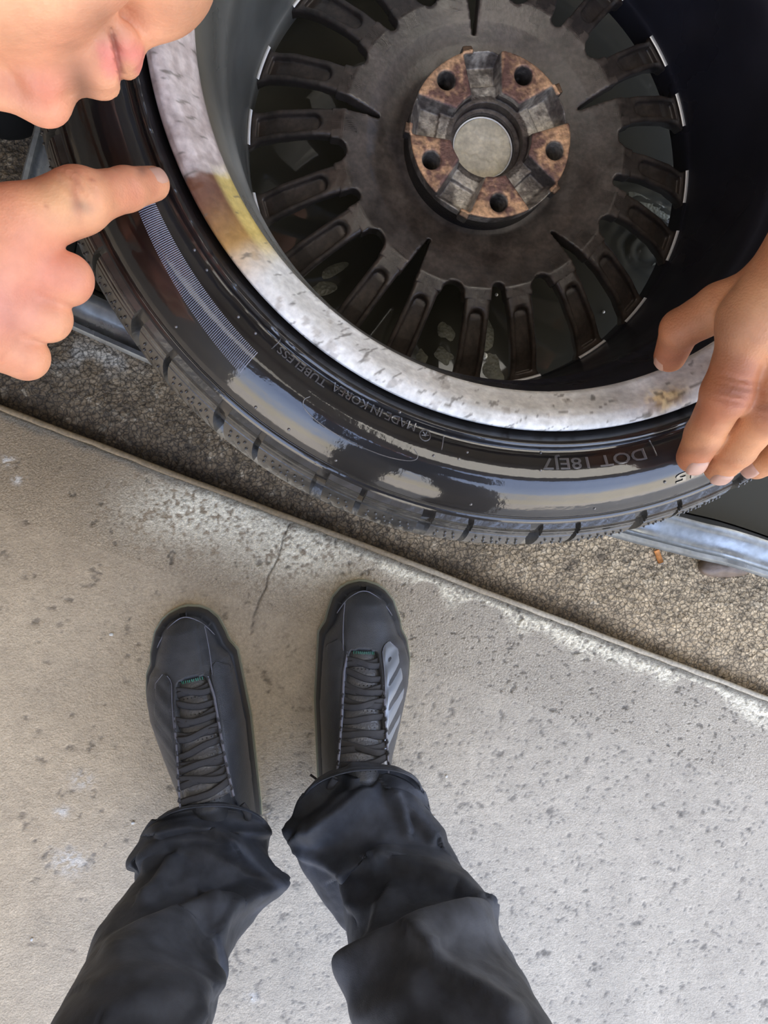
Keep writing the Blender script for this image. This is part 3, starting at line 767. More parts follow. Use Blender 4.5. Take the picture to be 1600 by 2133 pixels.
out = np.unique(F[keep][~ins[F[keep]]])
for i in out: WV[i, :2] = PB[np.argmin(((PB-WV[i, :2])**2).sum(1))]
water = mk('water', WV, F[keep], M['water'])
tag(water, 'dark murky water in the tub seen between the spokes', 'water', kind='stuff')
mb = MB()
for (px, py, rx, ry, a) in ((1005, 690, 22, 42, .2), (1028, 770, 20, 34, .3), (930, 690, 16, 20, .5), (925, 740, 14, 20, .9), (880, 745, 13, 18, .2), (672, 602, 26, 14, .2), (700, 560, 30, 10, .5), (845, 690, 10, 18, -.6), (1350, 432, 52, 20, -.4), (1385, 575, 26, 30, .8), (1375, 590, 14, 16, .2)):
    c = at(px, py, ZW+.0012); n = 22; V = [c]
    for q in np.linspace(0, 2*PI, n, endpoint=False):
        k = 1 + .35*float(vnoise(math.cos(q)*1.6+px, math.sin(q)*1.6+py, 0, 121))
        u, v = rx*k*math.cos(q)/1580*(CAMH-ZW), ry*k*math.sin(q)/1580*(CAMH-ZW)
        V.append(c + np.array([u*math.cos(a)-v*math.sin(a), u*math.sin(a)+v*math.cos(a), -.0006]))
    mb.add(V, [(0, 1+i, 1+(i+1) % n) for i in range(n)])
tag(mb.build('water_scum', M['foam']), 'thin pale scum patches floating on the dark water between the lower spokes', 'scum', kind='stuff')
for (px, py, r, lb) in ((1007, 742, .0042, 'largest white bubble between the two lowest spokes'), (1034, 614, .0018, 'small bubble in the narrow window above the largest bubble'), (1216, 621, .0018, 'small bubble in the wide window right of the lowest spokes'), (1257, 650, .0016, 'tiny bubble lower right in the window beside the wide spoke pair'), (1368, 562, .0022, 'small bubble in the rippled window near the right hand')):
    V, F = sphere(at(px, py, ZW) + np.array([0, 0, r*.3]), r, 8, 12)
    tag(mk('bubble', V, F, M['bubble']), lb, 'bubble', 'bubbles on the tub water')

# ================================================================ SMALL THINGS ON THE GROUND
bt = empty('cigarette_butt', at(1373, 1165, -.006)); tag(bt, 'orange cigarette butt on the rough ground below the tub lip', 'cigarette butt')
a, b = at(1369, 1146, -.004), at(1377, 1172, -.006); a[2] = b[2] = -.006
V, F = tube([a, a*.67+b*.33, a*.33+b*.67, b], .0037, 14); mk('filter', V, F, M['butt'], bt)
V, F = tube([b, b+(b-a)*.06, b+(b-a)*.12], [.0037, .0036, .0030], 14); mk('burnt_end', V, F, M['ash'], bt)
def rock(name, c, r, m, seed, label, cat, group=None):
    V, F = sphere((0, 0, 0), 1.0, 22, 32)
    n = fbm(V[:, 0]*1.2+seed, V[:, 1]*1.2, V[:, 2]*1.2, 3, 131+seed)
    V = V*(1+.22*n)[:, None]*np.asarray(r) + c
    return tag(mk(name, V, F, m), label, cat, group)
rock('stone', at(1512, 1197, 0)+np.array([0, .012, -.004]), (.040, .017, .016), M['stone'], 3, 'smooth brown stone half hidden below the tub lip at right', 'stone')
gl = [(66, 1957, 'at the left beside the trouser leg'), (277, 1714, 'left of the left trouser cuff'), (232, 1321, 'left of the left shoe toe'), (525, 2080, 'between the trouser legs at the bottom'), (903, 1702, 'right of the right trouser cuff'), (958, 1830, 'right of the right knee'), (930, 1617, 'right of the right shoe heel'), (502, 1402, 'between the two shoes')]
for i, (px, py, wh) in enumerate(gl):
    rock('grit', at(px, py, .001), (.0016+.0006*(i % 3), .0022, .0014), M['grit'], i, 'tiny pale crumb of grit ' + wh, 'grit', 'loose grit on the concrete')

# ================================================================ MECHANIC
mech = empty('person', (.10, 1.05, 0)); tag(mech, 'bending person with moustache stubble, pointing one finger at the rim, other hand gripping tyre', 'person')
SK = lambda r, g, b: lin((r, g, b))
def skin_col(V, spots=(), seed=0, base=(216, 156, 118), alt=(194, 122, 94)):
    n = fbm(V[:, 0]*22, V[:, 1]*22, V[:, 2]*22, 4, 141+seed); n2 = fbm(V[:, 0]*110, V[:, 1]*110, V[:, 2]*110, 3, 145+seed)
    c = mixc(SK(*base)+0*V, SK(*alt), ss(-.35, .55, n)); c = c*(1+.07*n2)[:, None]
    for p, r, col, k in spots:
        d = np.linalg.norm((V-np.asarray(p)) / np.asarray(r), axis=1)
        c = mixc(c, SK(*col), k*np.exp(-d*d))
    return np.clip(c, 0, 1)
BV, BQ, BC = [], [], []
def bput(V, Q, C):
    n = sum(len(v) for v in BV); BV.append(V); BQ.append(Q + n); BC.append(C)

# --- right hand (left of the picture), pointing
P = lambda x, y, z: at(x, y, z)
def bounds(pts, m):
    pts = np.array(pts); return pts.min(0)-m, pts.max(0)+m
wr = P(-330, 590, .585)
idx = [P(30, 470, .566), P(165, 418, .560), P(262, 394, .538), P(318, 383, .522)]
mdl = [P(0, 540, .566), P(138, 582, .552), P(112, 590, .522), P(60, 580, .508)]
rng = [P(-30, 625, .562), P(98, 662, .546), P(72, 664, .518), P(20, 650, .506)]
pky = [P(-60, 700, .556), P(54, 744, .538), P(34, 742, .514), P(-10, 724, .504)]
thm = [P(-200, 500, .555), P(-110, 440, .535), P(-10, 452, .520), P(70, 478, .512)]
lo, hi = bounds([wr, *idx, *mdl, *rng, *pky, *thm], .035)
S = SD(lo, hi, .0013)
for q, ra, rb in ((idx[0], .022, .0165), (mdl[0], .022, .0165), (rng[0], .0215, .0155), (pky[0], .020, .0145)):
    S.cone(wr*.9+q*.1, q, ra+.003, rb, k=.018)
S.cone(wr, thm[0], .024, .018, k=.02)
S.chain(idx, [.0158, .0140, .0118, .0098], kj=.016)
S.cone(P(60, 462, .560), P(150, 425, .557), .0155, .0140, k=.012)
S.chain(mdl, [.0160, .0138, .0120, .0105], kj=.014)
S.chain(rng, [.0155, .0128, .0112, .0100], kj=.014)
S.chain(pky, [.0145, .0122, .0105, .0092], kj=.014)
S.chain(thm, [.0175, .0150, .0130, .0110], kj=.016)
S.ell(idx[1]+[0, 0, .002], (.0145, .0145, .0135), k=.008)
for q in (idx[0], mdl[0], rng[0], pky[0]): S.ell(q+[0, 0, .008], (.012, .012, .009), k=.014)
dI = idx[2]-idx[1]
for t, a_ in ((-.0045, .0014), (0, .0019), (.0050, .0014)): S.groove(idx[1]+dI/np.linalg.norm(dI)*t+[0, 0, .012], dI, .0014, a_, .011)
for t, a_ in ((-.002, .0005), (.0018, .0005)): S.groove(idx[2]+dI/np.linalg.norm(dI)*t+[0, 0, .010], dI, .001, a_, .009)
for q in (mdl, rng, pky):
    S.groove((q[0]+q[1])/2+[0, .008, .0], q[1]-q[0], .002, .0006, .012)
fore = P(-1150, 520, .62)
S.cone(wr, wr+(fore-wr)*.35, .025, .029, k=.012)
S.ell(wr+[0, 0, .0], (.028, .029, .021), k=.015)
V, Q = S.mesh()
tip = idx[3]
bput(V, Q, skin_col(V, [
    (P(172, 436, .57), (.0045, .0028, .02), (110, 90, 78), .8), (P(105, 440, .572), (.0012, .0012, .02), (150, 60, 50), .8),
    (P(195, 380, .57), (.0016, .0012, .02), (150, 80, 66), .6), (P(130, 420, .57), (.014, .014, .03), (226, 184, 128), .5),
    (P(60, 530, .57), (.02, .02, .03), (200, 122, 104), .5), (P(10, 650, .57), (.018, .02, .03), (196, 130, 128), .5),
    (P(150, 575, .55), (.014, .012, .03), (226, 152, 130), .5), (P(285, 365, .53), (.012, .006, .02), (206, 132, 108), .4), (P(302, 372, .53), (.002, .006, .02), (120, 84, 70), .6), (P(165, 412, .57), (.0025, .012, .02), (168, 104, 84), .55)], 1))
nails = MB()
def nail(parent_list, C, L, U, ln, wd, r):
    """C nail centre on the finger axis, L direction to the tip, U up"""
    L = np.asarray(L, float)/np.linalg.norm(L); U = np.asarray(U, float); U = U - L*(U@L); U /= np.linalg.norm(U); Sd = np.cross(L, U)
    nu, nv = 11, 11; V = []
    for i in range(nu):
        for j in range(nv):
            a = i/(nu-1)*2-1; b = j/(nv-1)*2-1
            # squircle map so that the plate has a rounded outline
            x = a*math.sqrt(1-b*b*.32); y = b*math.sqrt(1-a*a*.32)
            e = max(abs(a), abs(b))**6
            ph = y*wd/2/r; rr = r + .0007 - .0016*e - .0010*max(x, 0)**2
            V.append(C + L*(x*ln/2) + Sd*rr*math.sin(ph) + U*rr*math.cos(ph))
    parent_list.append((np.array(V), gridfaces(nu, nv)))
NL = []
nail(NL, idx[3]-(idx[3]-idx[2])*.10, idx[3]-idx[2], (.10, -.05, 1), .0155, .0135, .0098)

# --- left hand (right of the picture), gripping the tyre over the rim
wr2 = P(1760, 470, .622)
i2 = [P(1566, 668, .588), P(1512, 820, .572), P(1468, 905, .545), P(1444, 952, .527)]
m2 = [P(1648, 690, .590), P(1602, 850, .572), P(1535, 935, .540), P(1500, 972, .518)]
r2_ = [P(1735, 700, .586), P(1700, 860, .566), P(1630, 940, .530), P(1576, 968, .508)]
p2_ = [P(1812, 700, .580), P(1790, 850, .558), P(1720, 930, .528), P(1668, 950, .508)]
t2 = [P(1640, 590, .590), P(1500, 640, .566), P(1418, 685, .543), P(1396, 742, .515)]
lo, hi = bounds([wr2, *i2, *m2, *r2_, *p2_, *t2], .035)
S = SD(lo, hi, .0014)
for q, ra, rb in ((i2[0], .021, .0160), (m2[0], .022, .0165), (r2_[0], .021, .0155), (p2_[0], .019, .0145)):
    S.cone(wr2*.88+q*.12, q, ra+.002, rb, k=.018)
S.cone(wr2, t2[0], .022, .018, k=.018); S.cone(t2[0], i2[0], .014, .012, k=.016)
S.chain(i2, [.0150, .0128, .0116, .0103], kj=.014)
S.chain(m2, [.0155, .0132, .0118, .0106], kj=.014)
S.chain(r2_, [.0150, .0126, .0110, .0098], kj=.014)
S.chain(p2_, [.0138, .0112, .0100, .0090], kj=.014)
S.chain(t2, [.0165, .0140, .0120, .0102], kj=.016)
for q in (i2, m2, r2_):
    S.ell(q[1]+[0, 0, .002], (.0135, .0135, .0128), k=.006); S.ell(q[0]+[0, 0, .006], (.0125, .0125, .010), k=.014)
    d = q[2]-q[1]; d0 = q[1]-q[0]
    for t in (-.006, -.002, .002, .006): S.groove(q[1]+d0/np.linalg.norm(d0)*t+[0, 0, .012], d0, .0014, .0016, .010)
    for t in (-.001, .003): S.groove(q[2]+d/np.linalg.norm(d)*t+[0, 0, .009], d, .0010, .0004, .009)
fore2 = P(2300, 120, .66)
S.cone(wr2, wr2+(fore2-wr2)*.35, .025, .029, k=.012)
V, Q = S.mesh()
bput(V, Q, skin_col(V, [(P(1530, 830, .58), (.012, .016, .03), (160, 100, 76), .4), (P(1600, 860, .58), (.012, .014, .03), (164, 106, 80), .35), (P(1540, 720, .60), (.01, .02, .03), (120, 84, 62), .35),
    (P(1560, 640, .60), (.02, .02, .04), (226, 178, 136), .5), (P(1392, 745, .52), (.010, .014, .03), (150, 92, 76), .5), (P(1463, 962, .53), (.0012, .003, .01), (150, 40, 40), .5), (P(1448, 940, .54), (.010, .0025, .02), (120, 74, 54), .55), (P(1512, 962, .53), (.011, .0025, .02), (120, 74, 54), .5), (P(1525, 815, .585), (.010, .0022, .02), (128, 80, 60), .5), (P(1612, 850, .585), (.010, .0022, .02), (128, 80, 60), .5), (P(1475, 690, .58), (.008, .016, .04), (120, 76, 54), .5)], 2, base=(200, 142, 100), alt=(174, 108, 74)))
nail(NL, i2[3]-(i2[3]-i2[2])*.02, i2[3]-i2[2], (-.12, .18, 1), .0150, .0150, .0110)
nail(NL, m2[3]-(m2[3]-m2[2])*.02, m2[3]-m2[2], (-.12, .18, 1), .0150, .0150, .0114)
nail(NL, r2_[3]-(r2_[3]-r2_[2])*.02, r2_[3]-r2_[2], (-.12, .18, 1), .0150, .0150, .0105)
nail(NL, P(1396, 742, .515), t2[3]-t2[2], (-.9, -.3, .45), .0130, .0120, .0098)

# --- head: nose at lower left, chin to the upper right, left cheek up to the camera
ZS = .640
Lw = np.array([.20, -.38, .90]); Lw /= np.linalg.norm(Lw)
Fw = np.array([.27, -.96, .0]); Fw = Fw - Lw*(Fw@Lw); Fw /= np.linalg.norm(Fw); Uw = np.cross(Fw, Lw)
HR = frame(Uw, Fw, Lw)
def hp(px, py, side=0.0): return at(px, py, ZS) + Lw*side
sn = hp(140, 185)
def hl(u, f, l): return sn + Uw*u + Fw*f + Lw*l     # from the point under the nose: crown-ward, forward, to his left
lo, hi = sn - np.array([.235, .10, .13]), sn + np.array([.19, .24, .20])
S = SD(lo, hi, .0019)
S.ell(hl(.098, -.100, 0), (.096, .094, .076), HR, k=.02)          # cranium
S.ell(hl(.055, -.072, 0), (.070, .060, .066), HR, k=.02)          # upper face
S.ell(hl(.002, -.046, 0), (.036, .044, .046), HR, k=.016)         # muzzle
S.cone(hl(-.0540, -.0345, 0), hl(-.054, -.036, .012), .0145, .0130, k=.012)   # chin
S.cone(hl(-.0540, -.0345, 0), hl(-.054, -.036, -.012), .0145, .0130, k=.012); S.cone(hl(-.030, -.0150, 0), hl(-.046, -.0235, 0), .0085, .0105, k=.010)
for sd in (1, -1):
    S.cone(hl(-.050, -.038, .016*sd), hl(-.022, -.112, .050*sd), .016, .018, k=.018)   # jaw line
    S.cone(hl(-.016, -.108, .050*sd), hl(.030, -.112, .057*sd), .018, .018, k=.02)
    S.ell(hl(.010, -.050, .038*sd), (.034, .032, .027), HR, k=.02)    # cheek
    S.ell(hl(.034, -.044, .044*sd), (.016, .026, .018), HR, k=.018)   # cheekbone
    S.ell(hl(-.018, -.062, .042*sd), (.032, .042, .022), HR, k=.02)   # buccal
    S.cone(hl(.062, -.020, .012*sd), hl(.060, -.032, .044*sd), .010, .010, k=.012)     # brow
    S.ell(hl(.044, -.020, .031*sd), (.013, .014, .017), HR, k=.010, cut=True)          # orbit
    S.ell(hl(.044, -.033, .031*sd), (.0125, .0125, .0135), HR, k=.003)                 # eyeball under the lid
    S.ell(hl(.043, -.031, .031*sd), (.0075, .0145, .0150), HR, k=.003)
S.cone(hl(.052, -.0170, 0), hl(.030, -.0060, 0), .0080, .0082, k=.010)   # nose ridge
S.cone(hl(.030, -.0060, 0), hl(.0110, .0025, 0), .0082, .0098, k=.006)
S.ell(hl(.0098, .0030, 0), (.0102, .0102, .0108), HR, k=.005)            # tip
for sd in (1, -1):
    S.ell(hl(.0080, -.0070, .0120*sd), (.0088, .0110, .0068), HR, k=.005)   # wing
    S.ell(hl(-.0002, -.0010, .0070*sd), (.0032, .0060, .0034), HR, k=.002, cut=True)    # nostril
    S.groove(hl(.006, -.0185, .0185*sd), HR[1]*.8+Lw*.3, .0026, .0024, .008)
S.cone(hl(-.002, -.0060, 0), hl(-.012, -.0020, 0), .0065, .0070, k=.010)
for sd in (1, -1): S.cone(hl(-.004, -.0090, .010*sd), hl(-.0130, -.0080, .012*sd), .0065, .0060, k=.010)
# lips
lipu = [hl(-.0160, -.0012, 0), hl(-.0168, -.0032, .009), hl(-.0195, -.0105, .0175), hl(-.0225, -.0165, .0230)]
lipl = [hl(-.0295, -.0072, 0), hl(-.0290, -.0092, .009), hl(-.0275, -.0140, .0165), hl(-.0248, -.0180, .0220)]
for Lp, rr in ((lipu, (.0060, .0055, .0040, .0020)), (lipl, (.0062, .0056, .0040, .0020))):
    for m_ in (1, -1):
        Q_ = [p.copy() if m_ > 0 else p - 2*Lw*((p-sn)@Lw) for p in Lp]
        for a_, b_, ra, rb in zip(Q_[:-1], Q_[1:], rr[:-1], rr[1:]): S.cone(a_, b_, ra, rb, k=.005)
S.ell(hl(-.0215, -.0060, 0), (.005, .006, .012), HR, k=.005)
for m_ in (1, -1):
    pl = [hl(-.0232, .0010, 0), hl(-.0232, -.0010, .009*m_), hl(-.0232, -.0090, .0180*m_), hl(-.0235, -.0165, .0240*m_)]
    for a_, b_ in zip(pl[:-1], pl[1:]): S.cone(a_, b_, .0012, .0008, k=.003, cut=True)
S.ell(hl(-.0385, -.0010, 0), (.0035, .0050, .014), HR, k=.010, cut=True)   # fold under the lip
# ear
for sd in (1, -1):
    S.ell(hl(.030, -.115, .070*sd), (.030, .017, .010), HR, k=.006)
    S.ell(hl(.032, -.111, .080*sd), (.019, .009, .007), HR, k=.004, cut=True)
    S.ell(hl(.004, -.107, .068*sd), (.010, .008, .007), HR, k=.006)
neck_a, neck_b = hl(.0, -.115, 0), hl(-.075, -.215, -.02)
S.cone(neck_a, neck_b, .052, .056, k=.025)
V, Q = S.mesh()
q = (V-sn) @ HR.T; u, f, l = q[:, 0], q[:, 1], q[:, 2]
c = skin_col(V, [(hl(.008, .018, 0), (.010, .010, .012), (216, 136, 112), .6), (hl(.008, .002, .016), (.010, .008, .010), (204, 118, 100), .6),
    (hl(.02, -.03, .05), (.03, .03, .03), (232, 182, 140), .6), (hl(-.012, -.04, .055), (.02, .02, .03), (238, 192, 152), .6), (hl(.045, -.03, .05), (.025, .03, .03), (216, 142, 112), .5),
    (at(135, 83, .69), (.0015, .0010, .03), (150, 96, 70), .7)], 3, base=(218, 158, 122), alt=(204, 132, 104))
fine = fbm(u*900, f*700, l*900, 2, 151)
mous = np.exp(-((u+.0065)/.0058)**2) * (.35*ss(-.026, -.012, f) + .65*ss(-.010, .000, f)) * (np.abs(l) < .034)
c = mixc(c, SK(70, 52, 44), np.clip(mous*.62, 0, .62))
corner = np.exp(-((u+.021)/.010)**2-((f+.014)/.008)**2)*.6; c = mixc(c, SK(120, 90, 70), corner*.8)
beard = ss(-.040, -.058, u)*ss(-.09, -.02, f)*.30; c = mixc(c, SK(96, 72, 56), np.clip(beard, 0, 1))
lipm = np.zeros(len(V))
for Lp, r_l in ((lipu, .0062), (lipl, .0064)):
    Lq = [(p-sn) @ HR.T for p in catmull(Lp, 12)]
    dm = np.min([np.sqrt((u-a[0])**2+(f-a[1])**2+(np.abs(l)-a[2])**2) for a in Lq], 0)
    lipm = np.maximum(lipm, (1-ss(r_l*.85, r_l*1.15, dm))*ss(-.015, -.007, f))
c = mixc(c, SK(206, 122, 112)+0*c, lipm*.8)
c = mixc(c, SK(120, 60, 54), ((np.abs(u+.0232) < .0012) & (f > -.015)).astype(float)*.5)
bput(V, Q, np.clip(c, 0, 1))
# --- forearms, upper arms, trunk under the shirt, legs (beyond the frame)
shR, shL = np.array([-.30, .60, .70]), np.array([.30, .60, .72]); elR, elL = np.array([-.52, .34, .60]), np.array([.56, .36, .66])
pel = np.array([.10, 1.10, .88]); chest = np.array([.0, .66, .72])
S = SD((-.62, .02, .50), (.72, 1.3, 1.02), .008)
S.cone(wr, elR, .026, .040, k=.01); S.cone(elR, shR, .042, .052, k=.02)
S.cone(wr2, elL, .026, .040, k=.01); S.cone(elL, shL, .042, .052, k=.02)
S.cone(shR, shL, .055, .055, k=.04); S.ell(chest+[0, .06, 0], (.18, .17, .11), k=.05); S.cone(chest+[0, .15, 0], pel, .125, .135, k=.05)
S.cone(neck_b, chest+[0, -.02, .03], .055, .07, k=.03)
V, Q = S.mesh(); bput(V, Q, skin_col(V, (), 4))
LEGS = [([pel+[-.12, 0, -.02], np.array([-.24, .80, .50]), np.array([-.345, .640, .09])]), ([pel+[.12, 0, -.02], np.array([.30, 1.05, .47]), np.array([.33, 1.14, .08])])]
S = SD((-.48, .50, -.02), (.5, 1.35, 1.02), .010)
for h_, k_, a_ in LEGS: S.cone(h_, k_, .085, .058, k=.03); S.cone(k_, a_, .055, .040, k=.02)
V, Q = S.mesh(); bput(V, Q, skin_col(V, (), 5))
mk('body', np.vstack(BV), np.vstack(BQ), M['skin'], mech, col=np.vstack(BC))
for V, F in NL: tag(mk('fingernail', V, F, M['nail'], mech), None)
# hair, shirt, trousers, boots
S = SD(sn-np.array([.24, .06, .12]), sn+np.array([.10, .26, .20]), .003)
S.ell(hl(.100, -.100, 0), (.100, .101, .080), HR, k=.01); S.ell(hl(.06, -.145, 0), (.07, .06, .070), HR, k=.02)
sl, x_, y_, z_ = S.box(S.lo, S.lo + S.n*S.h)
uu = (x_-sn[0])*Uw[0]+(y_-sn[1])*Uw[1]+(z_-sn[2])*Uw[2]; ff = (x_-sn[0])*Fw[0]+(y_-sn[1])*Fw[1]+(z_-sn[2])*Fw[2]
S.D = np.maximum(S.D[sl] if S.D[sl].shape == S.D.shape else S.D, ((.088 - uu)*.7 + (ff+.055)*.7 + 0*z_)[:S.n[0], :S.n[1], :S.n[2]].astype(np.float32))
V, Q = S.mesh(); n = fbm(V[:, 0]*60, V[:, 1]*60, V[:, 2]*60, 3, 161); V = V + .002*n[:, None]*(V-hl(.09, -.1, 0))/.09
mk('hair', V, Q, M['hair'], mech)
S = SD((-.60, .28, .52), (.68, 1.28, 1.03), .008)
S.cone(shR, elR*.55+shR*.45, .072, .066, k=.03); S.cone(shL, elL*.55+shL*.45, .072, .066, k=.03)
S.cone(shR, shL, .072, .072, k=.04); S.ell(chest+[0, .06, 0], (.205, .19, .128), k=.05); S.cone(chest+[0, .15, 0], pel+[0, -.04, 0], .145, .155, k=.05)
V, Q = S.mesh(); V = V + (.006*fbm(V[:, 0]*14, V[:, 1]*14, V[:, 2]*14, 3, 171))[:, None]*np.array([.3, .3, 1]); mk('shirt', V, Q, M['shirt'], mech)
S = SD((-.50, .48, .02), (.52, 1.38, 1.06), .010)
S.ell(pel, (.19, .15, .14), k=.04)
for h_, k_, a_ in LEGS: S.cone(h_, k_, .105, .080, k=.03); S.cone(k_, a_*.9+k_*.1, .078, .062, k=.02)
V, Q = S.mesh(); mk('trousers', V, Q, M['jeans'], mech)
def boot(heel, toe, wd):
    b = tuple()
    heel, toe = np.array(heel), np.array(toe); d = (toe-heel)/np.linalg.norm(toe-heel); n = np.array([-d[1], d[0], 0])
    lo = np.minimum(heel, toe)-.08; hi = np.maximum(heel, toe)+.08; lo[2] = -.02; hi[2] = .18
    S = SD(lo, hi, .004)
    S.cone(heel+d*.03+[0, 0, .045], toe-d*.06+[0, 0, .038], .042, wd, k=.02); S.cone(heel+d*.05+[0, 0, .05], heel+d*.05+[0, 0, .13], .045, .048, k=.02)
    V, Q = S.mesh(); V[:, 2] = np.maximum(V[:, 2], -.002); bt = mk('boot', V, Q, M['boot'], mech)
boot((-.325, .740, -.01), (-.338, .440, -.01), .052); boot((.33, 1.24, -.01), (.34, .98, -.01), .047)

# ================================================================ PHOTOGRAPHER: shoes and trousers seen from above
man = empty('person', (.0, -.50, 0)); tag(man, 'standing person seen from above, only black trouser legs and black leather trainers in view', 'person')
SHL = .318
def make_shoe(side, toe_px, heel_px, wl_, wr_):
    """side=+1: the right shoe (outer side on the right). wl_/wr_: (s, half width) towards the left/right of the picture"""
    T0, H0 = at(*toe_px, .02)[:2], at(*heel_px, .02)[:2]; d = (T0-H0)/np.linalg.norm(T0-H0); rt = np.array([d[1], -d[0]])
    def W(x, sv, z): x, sv, z = np.broadcast_arrays(x, sv, z); return np.stack([T0[0]-d[0]*sv+rt[0]*x, T0[1]-d[1]*sv+rt[1]*x, z], -1)
    shoe = mk('shoe', *_upper(W, wl_, wr_, side), M['leather'], man); tag(shoe, None)
    shoe['label'] = 'right black leather trainer with reflection painted into its quilted side' if side > 0 else 'left black leather trainer with pale outsole edge'
    return shoe, W
def wid(tab, s): 
    tab = np.array(tab); 
    x = np.interp(s, tab[:, 0], tab[:, 1]); return x
hs_tab = [(0, .028), (.0085, .030), (.013, .041), (.025, .053), (.045, .063), (.075, .074), (.10, .090), (.14, .115), (.18, .138), (.21, .150), (.25, .135), (.30, .118), (.318, .085)]
def hs(s): return np.interp(s, *np.array(hs_tab).T)
CR = {}
def _zu(W_, x, s, wl_, wr_):
    w_ = np.where(x < 0, wid(wl_, s), wid(wr_, s)) - .004
    k = np.clip(np.abs(x)/np.maximum(w_, .004), 0, 1); n = 2.3
    return .018 + (hs(s)-.018)*(1-k**n)**(1/n)
def thr(s): return np.interp(s, [.074, .079, .10, .15, .20, .24], [.0, .0185, .0225, .0245, .028, .03])
def _upper(W, wl_, wr_, side):
    ns, na = 150, 97
    sv = SHL*(1-np.cos(np.linspace(0.0, PI, ns)))/2; sv = np.linspace(.0085, SHL-.002, ns)
    A = np.linspace(0, PI, na)
    Sg, Ag = np.meshgrid(sv, A, indexing='ij')
    shr = .004+.0055*(1-ss(.03, .085, Sg))
    wl, wr = np.maximum(wid(wl_, Sg)-shr, .0015), np.maximum(wid(wr_, Sg)-shr, .0015)
    cs, sn_ = np.cos(Ag), np.sin(Ag); n = 2.3
    w_ = np.where(cs < 0, wl, wr)
    x = w_*np.sign(cs)*np.abs(cs)**(2/n); h = hs(Sg); z = .018 + (h-.018)*np.abs(sn_)**(2/n)
    # shaft narrows above the midfoot
    lean = 1-.16*ss(.06, .15, z)*ss(.09, .18, Sg); x = x*lean
    t = thr(Sg); inside = (1-ss(.78, .96, np.abs(x)/np.maximum(t, .001)))*ss(.074, .080, Sg)
    z = z - .009*inside
    # panel seams and toe crease relief
    z = z + .0006*fbm(x*40, Sg*40, z*20, 3, 181) - .0012*np.exp(-((x+side*.019+.004)/.0012)**2)*(Sg < .078)*(Sg > .008)*(z > .03)
    out = x*side
    q = ss(.072, .085, Sg)*ss(.022, .030, np.abs(x))*(z > .035)
    z = z + q*.0016; x = x + np.sign(x)*q*.0012
    return W(x, Sg, z).reshape(-1, 3), gridfaces(ns, na)
